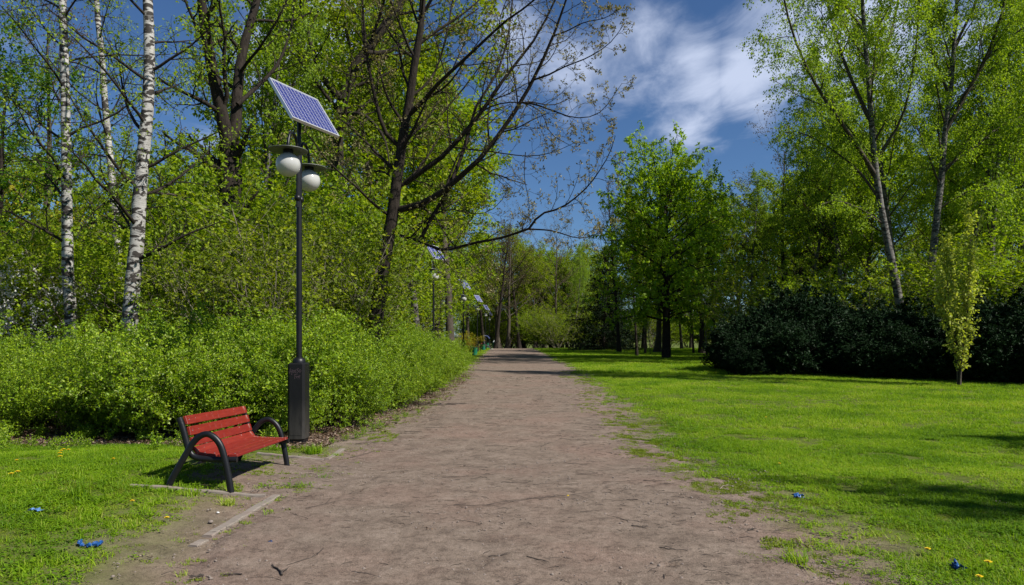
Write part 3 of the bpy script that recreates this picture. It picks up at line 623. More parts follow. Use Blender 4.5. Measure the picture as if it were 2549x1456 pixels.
# forked dark tree, left of the lamp
d1 = 22.0
root = at_d(572, 836, d1); root.z = zlocal(root.x, root.y)
A = lambda pts, d, dd=0: [at_d(x, y, d + dd * i / (len(pts) - 1)) for i, (x, y) in enumerate(pts)]
fk = [(0, [root] + A([(572, 700), (570, 560), (575, 440), (572, 360)], d1), .42, .33, 3, .6),
      (1, A([(572, 380), (550, 280), (525, 160), (505, 40), (490, -120), (480, -300)], d1, -1.5), .24, .07, 13, .15),
      (1, A([(575, 375), (588, 290), (592, 190), (612, 90), (645, -20), (680, -150), (700, -300)], d1, 1.5), .21, .06, 13, .15),
      (1, A([(556, 290), (520, 262), (470, 236), (420, 212), (395, 195)], d1, -3), .09, .03, 8, .2),
      (1, A([(560, 430), (520, 410), (470, 372), (430, 350), (405, 330)], d1, -2), .11, .03, 7, .2),
      (1, A([(560, 530), (500, 520), (460, 490), (430, 485), (380, 480)], d1, -2.5), .10, .03, 6, .2),
      (1, A([(590, 260), (640, 215), (690, 160), (720, 80), (735, -10)], d1, 2), .08, .02, 9, .2),
      (1, A([(575, 560), (640, 540), (690, 500), (720, 440)], d1, 2), .07, .015, 8, .2)]
S4 = dict(SM, kids=[14, 9, 6, 0], len=[.22, .34, .45, .4], seg=[9, 7, 6, 5])
S4['kids'] = [14, 9, 6]; S4['rmin'] = .006
hero('forked_tree', 'dark forked tree with fresh sparse leaves behind the bench', 'tree', root, fk, S4, M['bark'], M['spring'], dict(per_m=22, size=.10, spread=.09, droop=.2), 12)
# dark curved tree behind the solar panel
d2 = 30.0
root = at_d(835, 836, d2); root.z = zlocal(root.x, root.y)
ck = [(0, [root] + A([(838, 650), (840, 480), (838, 350), (850, 250), (868, 190), (905, 130), (955, 70), (1010, -20), (1070, -150)], d2, 1), .42, .14, 12, .45),
      (1, A([(845, 285), (900, 285), (940, 320), (960, 360), (970, 420)], d2, -3), .12, .02, 8, .2),
      (1, A([(850, 250), (800, 190), (770, 100), (750, 0), (745, -120)], d2, 1), .16, .05, 11, .2),
      (1, A([(905, 130), (960, 130), (1020, 100), (1100, 80), (1190, 20)], d2, 3), .12, .03, 10, .2)]
hero('curved_tree', 'dark tree with curved trunk behind the nearest solar panel', 'tree', root, ck, S4, M['bark'], M['olive'], dict(per_m=20, size=.13, spread=.12, droop=.2), 13)
# three white birches, left
SB = dict(seg=[12, 7, 6, 5, 4], kids=[20, 7, 6], ang=[(70, 45), (30, 60), (30, 65)], len=[.16, .45, .6], wob=[.03, .10, .15, .14], trop=[.01, .02, -.06, -.2], t0=[.35, .2, .15], rr=[.3, .5, .55], tip=[.15, .2, .35, .5], rmin=.005)
for (lab, d, pts, r0, r1, sd, kids) in (
    ('straight white birch trunk, leftmost of the three birches behind the hedge', 17.5, [(176, 800), (168, 690), (166, 520), (163, 330), (160, 180), (155, 20), (150, -160), (146, -420), (140, -650)], .165, .05, 14, 26),
    ('slim slightly bent white birch, middle of the three behind the hedge', 21, [(302, 800), (297, 690), (290, 590), (281, 480), (272, 380), (262, 290), (255, 170), (240, 20), (230, -160), (225, -400)], .15, .05, 15, 22),
    ('thickest white birch leaning right, nearest of the three behind the hedge', 15.5, [(322, 810), (330, 700), (341, 590), (347, 480), (356, 380), (366, 280), (371, 160), (368, 30), (360, -150), (352, -420), (350, -600)], .20, .06, 16, 26)):
    root = at_d(pts[0][0], 836, d); root.z = zlocal(root.x, root.y)
    hero('birch', lab, 'tree', root, [(0, [root] + A(pts, d), r0, r1, kids, .22)], SB, M['birch'], M['birch_leaf'], dict(per_m=16, size=.07, spread=.04, droop=.5, tbase=.62), sd, sides=(14, 6, 4, 3), limb_bark=M['bark'])
# thin pale stem beside the forked tree
plant('wbirch1', 'birch', gp(610, 31), 'thin white birch stem just right of the forked dark tree', 'tree', None, 19, .8, 1.0)

# horse chestnut on the lawn
dch = 1700 / ((893 - HY) / EYE)
root = Vector(((1657 - CX) * dch / FP, dch, 0)); root.z = zlocal(root.x, root.y)
chl = [(0, [root] + A([(1657, 800), (1658, 700), (1655, 600), (1652, 500), (1657, 440)], dch), .36, .05, 0, .1)]
R = random.Random(9)
def ch_r(z): return .9 * float(np.interp(z, [2.2, 3.5, 5, 7.2, 10, 12.5, 14.3, 15.6, 16.3], [4.4, 5.6, 6.3, 6.5, 6.0, 5.4, 4.8, 3.6, 2.0]))
for i in range(60):
    t = i / 59; ze = 2.6 + 13.2 * t; a = i * 2.4 + R.gauss(0, .25); re = ch_r(ze) * (R.uniform(.78, 1.02) if i % 4 else R.uniform(.4, .7)); z0 = min(2.5 + (ze - 2.5) * .70, 11.2)
    st_ = root + Vector((0, 0, z0)); m1 = root + Vector((math.cos(a) * re * .42, math.sin(a) * re * .42, z0 + (ze - z0) * .45 + .35)); m2 = root + Vector((math.cos(a + .12) * re * .8, math.sin(a + .12) * re * .8, ze + .15)); m3 = root + Vector((math.cos(a + .15) * re, math.sin(a + .15) * re, ze - (.45 if t < .3 else 0)))
    chl.append((1, [st_, m1, m2, m3], .10 - .055 * t, .015, 12, .18))
SC = dict(seg=[10, 7, 5, 4], kids=[10, 8, 5], ang=[(60, 40), (35, 70), (35, 65)], len=[.2, .34, .42], wob=[.03, .08, .14, .18], trop=[.02, .02, .02, .0], t0=[.4, .2, .2], rr=[.4, .45, .6], tip=[.15, .25, .4, .5], rmin=.008)
hero('horse_chestnut', 'round leafy chestnut standing alone on the lawn right of the path', 'tree', root, chl, SC, M['bark'], M['chestnut'],
     dict(per_m=3.4, size=.23, spread=.08, droop=.75, star=5, tmin=.3, aspect=.42, tbase=.5, minn=1, cap=8500), 18, sides=(12, 6, 4, 3), lv=(2, 3))

# two tall leaning birches at the right
SR = dict(seg=[12, 8, 6, 6], kids=[10, 9, 6], ang=[(45, 25), (25, 50), (30, 65)], len=[.2, .30, .55], wob=[.03, .06, .12, .10], trop=[.01, .05, -.03, -.30], t0=[.4, .18, .15], rr=[.4, .42, .5], tip=[.15, .2, .35, .5], rmin=.006)
def rb(label, d, trunk, limbs, sd):
    root = at_d(trunk[0][0], 836, d); root.z = zlocal(root.x, root.y)
    ll = [(0, [root] + A(trunk, d), .25, .05, 16, .35)] + [(1, A(p, d, dd), r, .03, k, .15) for p, dd, r, k in limbs]
    hero('tall_birch', label, 'tree', root, ll, SR, M['birch_grey'], M['birch_leaf'], dict(per_m=75, size=.115, spread=.15, droop=.75, tbase=.6, cap=90000), sd, sides=(12, 6, 4, 3), limb_bark=M['bark_mid'])
rb('tall birch leaning left above the dark rhododendrons, nearer the path', 37,
   [(2248, 800), (2234, 740), (2220, 660), (2195, 540), (2180, 440), (2170, 340), (2160, 200), (2148, 60), (2140, -100), (2130, -300)],
   [([(2180, 440), (2110, 330), (2040, 230), (1985, 120), (1950, 0), (1925, -150)], -3, .12, 15), ([(2165, 300), (2110, 180), (2070, 60), (2040, -100), (2010, -250)], 2, .10, 13),
    ([(2190, 500), (2130, 420), (2050, 360), (1990, 330), (1950, 330)], 1, .08, 12), ([(2160, 220), (2210, 100), (2240, -30), (2260, -200)], 3, .09, 12), ([(2175, 400), (2240, 300), (2270, 180), (2285, 40), (2290, -120)], -3, .08, 12),
    ([(2150, 80), (2080, -20), (2020, -120), (1980, -250)], 0, .08, 10), ([(2200, 560), (2140, 520), (2080, 500), (2040, 510)], -1, .06, 9)], 19)
rb('tall birch at the right behind the slender young birch', 39,
   [(2322, 800), (2315, 700), (2328, 560), (2342, 440), (2350, 330), (2365, 220), (2375, 80), (2385, -80), (2395, -280)],
   [([(2350, 330), (2400, 240), (2450, 150), (2490, 40), (2520, -100), (2540, -260)], -2, .13, 15), ([(2345, 420), (2420, 370), (2480, 320), (2540, 290), (2590, 280)], 2, .08, 13), ([(2362, 240), (2320, 130), (2300, 0), (2290, -160)], 2, .08, 11),
    ([(2372, 120), (2430, 0), (2470, -130), (2500, -280)], 3, .09, 11), ([(2450, 150), (2530, 80), (2600, 40), (2660, 10)], -2, .07, 10), ([(2335, 520), (2400, 480), (2450, 470), (2500, 490)], -2, .06, 9)], 20)

# slender young birch on the lawn
SY = dict(seg=[9, 7, 5], kids=[18, 6], ang=[(20, 10), (25, 60)], len=[.28, .22], wob=[.03, .06, .14], trop=[.03, .08, -.15], t0=[.10, .1], rr=[.4, .5], tip=[.15, .25, .4], rmin=.004)
def young(label, px, py, H, sd, nst):
    g = ground_at(px, py); R = random.Random(sd); polys = []
    for i in range(nst):
        a = i * 2.4; grow(polys, (0.03 * math.cos(a), .03 * math.sin(a), -.05), (math.cos(a) * .055, math.sin(a) * .055, 1), H * (1 if i == 0 else R.uniform(.7, .95)), .05 if i == 0 else .028, 0, SY, R)
    e = empty('young_birch', g); tag(e, label, 'tree')
    linkm('trunk', tubes([q for q in polys if q[0] == 0], (8,), 'trunk', M['bark_mid']), e); linkm('branches', tubes([q for q in polys if q[0] > 0], (0, 4, 3), 'branches', M['bark_mid']), e)
    linkm('crown', leaves(polys, (1, 2), 24, .095, GR(sd), M['weeping'], spread=.03, droop=.9, aspect=.75, tmin=.05), e)
young('slender upright young birch with pale yellow leaves standing on the lawn', 2385, 960, 5.4, 51, 4)
young('smaller thin young birch just left behind the slender one', 2346, 942, 4.1, 52, 3)

# ------------------------------------------------------------------ rhododendrons
R = random.Random(8)
for lab, spots in (('dark rhododendron thicket, left mound nearest the chestnut', [(1825, 31, 2.0), (1865, 32, 2.7), (1915, 33, 3.5), (1965, 33.5, 4.0), (2020, 34, 4.2), (2070, 34.5, 3.6), (1885, 29.5, 1.6), (1955, 29.5, 2.4), (2030, 29.5, 2.3), (1805, 34, 1.6), (1850, 29, 1.3)]),
                   ('dark rhododendron thicket below the leaning birch trunk', [(2110, 30, 2.1), (2160, 29, 2.8), (2210, 29, 3.1), (2260, 28.5, 2.9), (2305, 28.5, 2.3), (2150, 27.5, 1.8), (2215, 27, 2.2), (2275, 26.5, 1.9), (2185, 32, 3.3), (2130, 33, 2.8)]),
                   ('dark rhododendron thicket behind and right of the young birch', [(2355, 28, 2.3), (2415, 27, 2.9), (2465, 26.5, 3.3), (2520, 26, 3.1), (2390, 25.8, 2.0), (2455, 25, 2.3), (2530, 24.5, 2.5), (2610, 25.5, 3.1), (2600, 23.5, 2.2), (2690, 24.5, 2.8)])):
    hx, hy, _ = gp(spots[0][0], spots[0][1]); h = empty('rhododendron', (hx, hy, 0)); tag(h, lab, 'shrub', 'dark rhododendrons across the lawn')
    p = PROTO['rhodo1']
    for i, (px, d, H) in enumerate(spots):
        x, y, z = gp(px, d); s = H / p.H * .84
        for nm, me in (('stems', p.trunk), ('foliage', p.crown)):
            o = linkm(nm, me, h, (x - hx, y - hy, z)); o.scale = (s * 1.08, s * 1.08, s); o.rotation_euler = (0, 0, i * 2.3)

# ------------------------------------------------------------------ the woods behind
woods = [  # px, d, H, proto, wide, label
    (690, 36, 22, 'wbirch1', 1.2, 'weeping green birch behind the left side of the nearest solar panel'),
    (770, 42, 24, 'wbirch2', 1.2, 'weeping green birch high behind the nearest solar panel'),
    (930, 40, 23, 'oak2', 1.1, 'olive green tree behind the bare maple trunk'),
    (1040, 44, 24, 'wbirch1', 1.2, 'tall weeping tree behind the right limbs of the bare maple'),
    (1120, 54, 24, 'tall2', 1.25, 'weeping tree whose green edge meets the open sky'),
    (1010, 60, 24, 'tall1', 1.2, 'olive tree deep behind the bare maple'),
    (860, 55, 22, 'tall2', 1.2, 'green tree deep behind the curved trunk'),
    (520, 42, 14, 'tall2', 1.1, 'green tree behind the crown fork of the dark tree'),
    (420, 50, 13.5, 'oak1', 1.1, 'rounded green tree far between birch and forked tree'),
    (640, 58, 20, 'tall1', 1.1, 'olive tree far behind the lamp globes'),
    (250, 46, 11.5, 'oak2', 1.2, 'low olive tree far between the white birches'),
    (70, 44, 12, 'oak1', 1.2, 'green tree far behind the leftmost birch'),
    (-40, 38, 15, 'tall2', 1.2, 'green tree at the far left behind everything'),
    (330, 60, 13, 'tall1', 1.2, 'olive tree far behind the thickest birch'),
    (1085, 76, 21, 'oak1', 1.1, 'spring green tree behind the third lamp'),
    (1165, 98, 16, 'oak2', 1.0, 'olive tree behind the farther lamps'),
    (1232, 92, 17, 'bare', 1.1, 'brown bare tree where the path meets the wood on the left'),
    (1262, 98, 18, 'bare2', 1.1, 'brown budding tree over the far end of the path'),
    (1292, 108, 19, 'bare', 1.1, 'dark bare tree at the end of the path'),
    (1330, 112, 15, 'oak2', .9, 'low olive tree right of the path end'),
    (1382, 100, 18, 'bare2', .8, 'upright nearly bare tree right of the path end'),
    (1425, 104, 16, 'wbirch1', .9, 'pale green birch left of the dark conifer'),
    (1455, 112, 17, 'wbirch2', .9, 'pale green birch tight against the dark conifer'),
    (1350, 120, 17, 'tall2', .9, 'slim green tree beyond the path end'),
    (1540, 70, 18, 'bare', .8, 'bare twiggy tree behind the left side of the chestnut'),
    (1775, 72, 19, 'bare', .8, 'bare twiggy tree behind the right side of the chestnut'),
    (1600, 95, 15, 'oak1', 1.1, 'green tree in the wood behind the chestnut trunk'),
    (1720, 92, 15, 'oak2', 1.1, 'olive tree in the wood right behind the chestnut trunk'),
    (1870, 62, 17, 'wbirch2', 1.1, 'soft green weeping tree between chestnut and tall birches'),
    (1960, 64, 19, 'bare2', 1.1, 'brownish budding tree left of the tall birches'),
    (1835, 70, 13, 'oak2', 1.0, 'olive tree just right of the chestnut crown'),
    (2040, 62, 19, 'spruce', .8, 'narrow dark spruce behind the leaning birch'),
    (2060, 60, 19, 'tall1', 1.2, 'olive tree behind the narrow spruce'),
    (2140, 52, 17, 'tall2', 1.2, 'green tree behind the leaning birch trunk'),
    (2280, 55, 21, 'wbirch1', 1.3, 'weeping tree between the two tall birches'),
    (2230, 64, 20, 'oak2', 1.2, 'olive tree deep between the two tall birches'),
    (2420, 52, 19, 'tall2', 1.2, 'green tree behind the right tall birch'),
    (2010, 56, 20, 'wbirch2', 1.15, 'fresh green weeping tree left of the leaning birch crown'),
    (2110, 52, 25, 'wbirch1', 1.0, 'fresh green weeping tree right behind the leaning birch'),
    (2230, 45, 25, 'wbirch2', 1.0, 'tall weeping tree filling the gap between the tall birches'),
    (2360, 44, 24, 'wbirch1', 1.0, 'tall weeping tree behind the right tall birch'),
    (2470, 41, 24, 'wbirch2', 1.0, 'tall weeping tree right of the right tall birch'),
    (2600, 46, 21, 'wbirch1', 1.0, 'tall weeping tree cut by the right edge'),
    (2520, 48, 20, 'wbirch2', 1.3, 'weeping tree at the right edge of the view'),
    (2620, 52, 20, 'tall1', 1.2, 'olive tree cut by the right edge of the view'),
    (2500, 60, 15, 'bare', 1.0, 'bare dark tree low at the right edge'),
    (1950, 72, 16, 'oak1', 1.2, 'green tree deep behind the left rhododendron mound'),
]
for i, (px, d, H, k, w, lab) in enumerate(woods):
    plant(k, 'woodland_tree', gp(px, d), lab, 'tree', 'trees of the wood behind', H, w, i * 1.9)
# bushes in front of the far woods, right
for i, (px, d, H, k, w, lab) in enumerate((
    (1880, 46, 6.3, 'hazel1', 1.2, 'yellow green bush above the left end of the rhododendrons'),
    (1990, 44, 5.4, 'hazel2', 1.3, 'green bush behind the left rhododendron mound'),
    (2140, 42, 6.0, 'hazel1', 1.3, 'green bush behind the foot of the leaning birch'),
    (2440, 36, 6.4, 'hazel2', 1.5, 'spreading green bush above the right rhododendrons'),
    (2540, 34, 6.2, 'hazel1', 1.5, 'spreading green bush at the right edge'),
    (1385, 92, 5.4, 'hazel1', 1.6, 'rounded olive bush right of the path end'),
    (1340, 95, 5.0, 'hazel2', 1.3, 'small green bush at the right corner of the path end'),
    (1440, 100, 5.0, 'hazel2', 1.4, 'green bush left of the dark conifer'),
    (2270, 46, 7.0, 'hazel2', 1.4, 'bright bush between the two tall birch trunks'))):
    plant(k, 'shrub', gp(px, d), lab, 'shrub', 'bushes at the edge of the far wood', H, w, i * 1.3)
plant('spruce', 'dark_conifer', gp(1500, 80), 'broad dark conifer left of the chestnut', 'tree', None, 12.0, 1.25, .4)
plant('spruce', 'dark_conifer', gp(1528, 84), 'lower dark conifer half hidden behind the chestnut', 'tree', None, 10.0, 1.2, 2.4)
# trunks standing in the shade behind the chestnut
R = random.Random(12)
for i, (px, py, H, w, k, lab) in enumerate((
    (1584, 886, 14, .7, 'tall1', 'thin trunked tree left of the chestnut trunk'), (1604, 880, 13, .6, 'tall1', 'second thin trunked tree left of the chestnut trunk'), (1617, 882, 7, .5, 'wbirch1', 'small pale sapling left of the chestnut trunk'),
    (1634, 877, 15, 1.3, 'oak2', 'thick dark trunk just left behind the chestnut'), (1745, 880, 15, 1.1, 'oak1', 'stout trunk right of the chestnut'), (1757, 886, 9, .7, 'wbirch2', 'young white birch with forked stem right of the chestnut'),
    (1725, 880, 12, .7, 'tall1', 'thin dark trunk behind the far dark bench'), (1774, 880, 14, .8, 'tall1', 'dark trunk at the left end of the rhododendrons'))):
    g = ground_at(px, py); plant(k, 'tree', g, lab, 'tree', 'trees in the shade behind the chestnut', H, w, i * 2)
# deep background, alike trees closing the wood
R = random.Random(44)
for i in range(46):
    px = -150 + i * 62 + R.uniform(-20, 20); d = R.uniform(118, 150) if 1180 < px < 1500 else R.uniform(78, 130)
    H = R.uniform(13, 16) if px < 520 else R.uniform(17, 21)
    if 1180 < px < 1480: H = R.uniform(14, 17)
    if 1480 < px < 1850: H = R.uniform(11, 14)
    plant(R.choice(['oak1', 'oak2', 'tall1', 'tall2', 'oak1', 'bare2']), 'background_tree', gp(px, d), 'tree standing deep in the wood behind the nearer trees', 'tree', 'trees deep in the wood', H, 1.35, R.random() * 6)
for i in range(34):
    px = 1180 + i * 44 + R.uniform(-15, 15); d = R.uniform(100, 135)
    if px < 1330: d = R.uniform(118, 135)
    plant(R.choice(['hazel1', 'hazel2']), 'background_shrub', gp(px, d), 'low green undergrowth bush deep in the wood', 'shrub', 'bushes deep in the wood', R.uniform(5, 8), 1.7, R.random() * 6)
for i in range(9):
    px = -150 + i * 118 + R.uniform(-15, 15); d = R.uniform(42, 60)
    plant(R.choice(['hazel1', 'hazel2']), 'background_shrub', gp(px, d), 'low green undergrowth bush behind the left hedge', 'shrub', 'bushes deep in the left wood', R.uniform(6, 8), 1.6, R.random() * 6)
R = random.Random(81)
for i in range(14):
    plant(R.choice(['hazel1', 'hazel2']), 'background_shrub', gp(1190 + i * 24 + R.uniform(-8, 8), R.uniform(140, 158)), 'low green undergrowth bush beyond the end of the path', 'shrub', 'bushes beyond the path end', R.uniform(7, 10), 1.5, R.random() * 6)
for i, (px, d, H, k) in enumerate(((1205, 104, 17, 'tall1'), (1238, 112, 18, 'oak2'), (1268, 124, 18, 'tall1'), (1300, 134, 19, 'oak2'), (1335, 140, 18, 'tall1'), (1372, 130, 17, 'oak2'), (1410, 138, 18, 'tall2'), (1448, 128, 16, 'oak1'))):
    plant(k, 'background_tree', gp(px, d), 'tree standing deep in the wood behind the nearer trees', 'tree', 'trees deep in the wood', H, 1.5, i * 1.7)
# bright maple at the left edge, budding tree top left
root = Vector(gp(20, 26))
tree_proto('maple', 'broad', 12, .2, M['bark'], M['maple_leaf'], 71, dict(per_m=13, size=.13, spread=.07, droop=.4, star=2, tbase=.5, cap=26000))
plant('maple', 'maple', gp(-20, 24), 'deep green maple at the upper left edge', 'tree', None, 11.0, 1.0, 1.0)
plant('bare2', 'budding_tree', gp(95, 29), 'reddish budding tree behind the leftmost birch', 'tree', None, 15, 1.0, 2.0)
# trees standing right of the view whose shade falls on the lawn
plant('tall2', 'tree', (19.4, 20.0, 0), 'tall tree on the lawn outside the right edge of the view', 'tree', None, 24, .6, 1.0)
plant('wbirch1', 'birch', (15.0, 7.6, 0), 'birch on the lawn outside the right edge of the view', 'tree', None, 10.2, 1.15, 1.0)
plant('oak1', 'tree', (12.0, 2.2, 0), 'tree on the lawn outside the right edge of the view', 'tree', None, 8.6, .6, 1.0)

# ------------------------------------------------------------------ benches
def bench_proto(label, loc, rz, detailed=True):
    e = empty('park_bench', loc, rz); tag(e, label, 'bench')
    LEN = 1.92
    arch = [(0, -.06), (.012, .06), (.048, .24), (.093, .416), (.137, .535), (.197, .61), (.27, .643), (.345, .61), (.405, .535), (.45, .446), (.52, .297), (.59, .134), (.64, -.06)]
    seat = [(-.012, .385), (.10, .378), (.25, .378), (.36, .385), (.425, .415), (.462, .48), (.492, .57), (.525, .68), (.568, .795)]
    for y in (-.05, LEN + .05):
        MB().tube(spline([(-v, y, w) for v, w in arch], 4), .032, 14).build('arm_leg', M['black_paint'], e, True)
    for y in (.012, LEN - .012):
        MB().tube(spline([(-v, y, w) for v, w in seat], 4), .031, 14).build('side_frame', M['black_paint'], e, True)
    S = spline([(-v, 0, w) for v, w in seat], 6); P = np.array([(p.x, p.z) for p in S]); dl = np.r_[0, np.cumsum(np.linalg.norm(P[1:] - P[:-1], axis=1))]
    slat = MB().box((-.047, 0, -.015), (.047, LEN - .09, .015), None, .008).mesh('slat', M['red'])
    def put(s, off=.036):
        x = np.interp(s, dl, P[:, 0]); z = np.interp(s, dl, P[:, 1]); a = np.interp(s + .02, dl, P[:, 0]) - np.interp(s - .02, dl, P[:, 0]); b = np.interp(s + .02, dl, P[:, 1]) - np.interp(s - .02, dl, P[:, 1])
        ang = math.atan2(b, -a); nx, nz = math.sin(ang), math.cos(ang)
        o = linkm('slat', slat, e); o.location = (x + nx * off, .045, z + nz * off); o.rotation_euler = (0, ang, 0)
        if detailed:
            for y in (.06, LEN - .15):
                MB().lathe([(0, .004), (.007, .003), (.008, 0)], (0, 0, 0), 8).build('bolt', M['bolt'], o).matrix_local = Matrix.Translation((0, y, .0155))
    for s in (.050, .152, .254, .352): put(s)
    T = dl[-1]
    for s in (T - .045, T - .160, T - .275, T - .388): put(s)
    for y in (.012, LEN - .012):
        MB().box((-.10, y - .02, .33), (-.06, y + .02, .36)).build('bracket', M['black_paint'], e)
    # cross tubes tying the two ends together under the seat
    MB().tube([(-.33, -.05, .345), (-.33, LEN + .05, .345)], .016, 8).build('cross_bar', M['black_paint'], e, True)
    return e
b = bench_proto('red slatted bench with black tubular arms beside the path', (-2.89, 7.09, 0.0), 0.0)
b.scale = (1.08, .90, 1.0)
b.rotation_euler = (math.radians(-2.2), math.radians(2.2), math.radians(0.5))
copies = [((-3.75, 56, zlocal(-3.75, 56)), 'far red bench beside the third lamp post'), ((-3.7, 76, zlocal(-3.7, 76)), 'farther bench beyond the fourth lamp post'), ((-3.1, 81.5, zlocal(-3, 82)), 'farthest bench, with a person sitting on it')]
for loc, lab in copies:
    c = b.copy(); C.objects.link(c); c.location = loc; c.rotation_euler = (0, 0, 0); c['label'] = lab
    for ch in b.children:
        k = ch.copy(); C.objects.link(k); k.parent = c
# dark bench in the shade seen from behind
e = empty('park_bench', ground_at(1803, 875), 0); tag(e, 'dark bench in the deep shade behind the chestnut', 'bench')
for x in (-.8, .8):
    MB().box((x - .03, -.03, 0), (x + .03, .03, .85)).build('leg', M['black_paint'], e); MB().box((x - .03, .40, 0), (x + .03, .46, .45)).build('leg', M['black_paint'], e)
for z in (.52, .64, .76): MB().box((-.95, .035, z), (.95, .06, z + .1), None, .006).build('slat', M['bark'], e)
for y in (.08, .2, .32): MB().box((-.95, y, .45), (.95, y + .1, .48), None, .006).build('slat', M['bark'], e)

# ------------------------------------------------------------------ solar lamps
def lamp(x, y, z, label, cells):
    e = empty('solar_street_lamp', (x, y, z)); tag(e, label, 'street lamp', 'solar street lamps along the path')
    bp = M['black_paint']
    MB().box((-.15, -.15, .08), (.13, .17, 1.33), None, .035).build('battery_box', M['box_paint'], e)
    box = e.children[-1]
    MB().box((-.105, -.1535, .16), (.085, -.150, 1.27)).build('door', M['box_paint'], box)
    MB().box((-.13, -.13, 0), (.11, .15, .078)).build('plinth', bp, e)
    if cells:   # faint scrawled lettering on the front of the box
        g = MB()
        strokes = [[(0, 0), (.01, .085)], [(.034, -.02), (.04, .07)], [(-.012, .028), (.05, .048)],
                   [(.075, .022), (.052, .018), (.055, .048), (.078, .052), (.075, .022)],
                   [(.112, .062), (.088, .056), (.096, .038), (.108, .026), (.086, .012)],
                   [(.150, .085), (.120, .070), (.132, .046), (.146, .034), (.120, .014)],
                   [(.165, .020), (.152, .034), (.160, .066), (.182, .060), (.182, .032), (.165, .020)],
                   [(.075, -.015), (.13, -.005)], [(.085, -.02), (.082, -.085)], [(.085, -.045), (.105, -.04)],
                   [(.115, -.075), (.112, -.035), (.130, -.060), (.142, -.028), (.148, -.07)], [(.165, -.02), (.162, -.062)], [(.161, -.076), (.162, -.083)], [(.135, -.085), (.137, -.092)]]
        for st_ in strokes:
            for (x0, z0), (x1, z1) in zip(st_[:-1], st_[1:]):
                d = Vector((x1 - x0, 0, z1 - z0)); n = Vector((-d.z, 0, d.x)).normalized() * .0035; a = Vector((x0 - .105, -.1547, z0 + 1.16)); bb = a + d
                v = [a + n, a - n, bb - n, bb + n]; g.add(v + [q + Vector((0, -.0008, 0)) for q in v], [(0, 1, 2, 3), (7, 6, 5, 4), (0, 4, 5, 1), (1, 5, 6, 2), (2, 6, 7, 3), (3, 7, 4, 0)])
        g.build('lettering', M['scratch'], box)
    MB().lathe([(.105, 1.328), (.105, 1.35), (.095, 1.385), (.075, 1.41), (.05, 1.42), (.05, 1.44)], (0, 0, 0), 20).build('collar', bp, e, True)
    MB().tube([(0, 0, 1.40), (0, 0, 3.2), (0, 0, 3.95)], [.047, .045, .043], 16).build('pole', bp, e, True)
    MB().tube([(0, 0, 3.90), (0, 0, 5.46)], .033, 14).build('mast', bp, e, True)
    for s in (-1, 1):
        MB().tube(spline([(0, s * .078, 3.86), (0, s * .078, 4.4), (0, s * .082, 4.72), (0, s * .15, 4.94), (0, s * .31, 5.00), (0, s * .47, 4.94), (0, s * .54, 4.80), (0, s * .55, 4.70)], 6), .024, 12).build('arm', bp, e, True)
        arm = e.children[-1]
        MB().lathe([(0, .055), (.035, .045), (.055, .015), (.058, -.01), (.05, -.035), (.025, -.055), (0, -.058)], (0, s * .075, 4.02), 14).build('ball_clamp', bp, e, True)
        MB().lathe([(0, 4.72), (.05, 4.72), (.06, 4.70), (.30, 4.665), (.302, 4.658), (.06, 4.675), (0, 4.675)], (0, s * .55, 0), 36).build('lamp_shade', M['shade_metal'], e, True)
        MB().lathe([(.075, 4.68), (.08, 4.63), (.075, 4.59)], (0, s * .55, 0), 24).build('globe_neck', bp, e, True)
        zc = 4.44; n = 18
        MB().lathe([(max(1e-4, .187 * math.sin(PI * i / n)), zc + .187 * math.cos(PI * i / n)) for i in range(n + 1)], (0, s * .55, 0), 36).build('globe', M['opal'], e, True)
    # solar panel, facing the sun
    cen = Vector((.11, 0, 5.41 + .10)); t = math.radians(55.6); az = math.radians(-24.9)
    p = empty('solar_panel', cen); p.parent = e; p.rotation_euler = (0, t, az)
    W, Ln = .84, 1.12
    fr = MB()
    for lo, hi in (((-W / 2, -Ln / 2, -.045), (-W / 2 + .022, Ln / 2, .002)), ((W / 2 - .022, -Ln / 2, -.045), (W / 2, Ln / 2, .002)), ((-W / 2 + .022, -Ln / 2, -.045), (W / 2 - .022, -Ln / 2 + .022, .002)), ((-W / 2 + .022, Ln / 2 - .022, -.045), (W / 2 - .022, Ln / 2, .002))): fr.box(lo, hi)
    # one mesh object as the panel itself: frame is a child
    bs = MB().box((-W / 2 + .023, -Ln / 2 + .023, -.03), (W / 2 - .023, Ln / 2 - .023, -.006)).mesh('backsheet', M['backsheet'])
    f = fr.build('frame', M['alu'], p); linkm('backsheet', bs, p)
    MB().box((-.30, -.06, -.10), (.30, .06, -.047)).build('bracket', bp, p)
    MB().box((-.36, -.50, -.075), (-.30, .50, -.047)).build('bracket', bp, p)
    MB().box((.30, -.50, -.075), (.36, .50, -.047)).build('bracket', bp, p)
    nx, ny = 9, 4; cw, cl_ = (W - .06) / nx, (Ln - .06) / ny
    if cells:
        cm = MB().box((-cw / 2 + .004, -cl_ / 2 + .004, 0), (cw / 2 - .004, cl_ / 2 - .004, .002)).mesh('solar_cell', M['cell'])
        for i in range(nx):
            for j in range(ny): linkm('solar_cell', cm, p, (-W / 2 + .03 + cw * (i + .5), -Ln / 2 + .03 + cl_ * (j + .5), -.005))
    else:
        g = MB()
        for i in range(nx):
            for j in range(ny): x0 = -W / 2 + .03 + cw * i; y0 = -Ln / 2 + .03 + cl_ * j; g.box((x0 + .005, y0 + .005, -.005), (x0 + cw - .005, y0 + cl_ - .005, -.003))
        o = g.build('solar_cells', M['cell'], p); o['kind'] = 'stuff'
    return e
DL = 11.2
lamp(-3.49, DL, -.10, 'nearest solar lamp post with two white globes, behind the red bench', True)
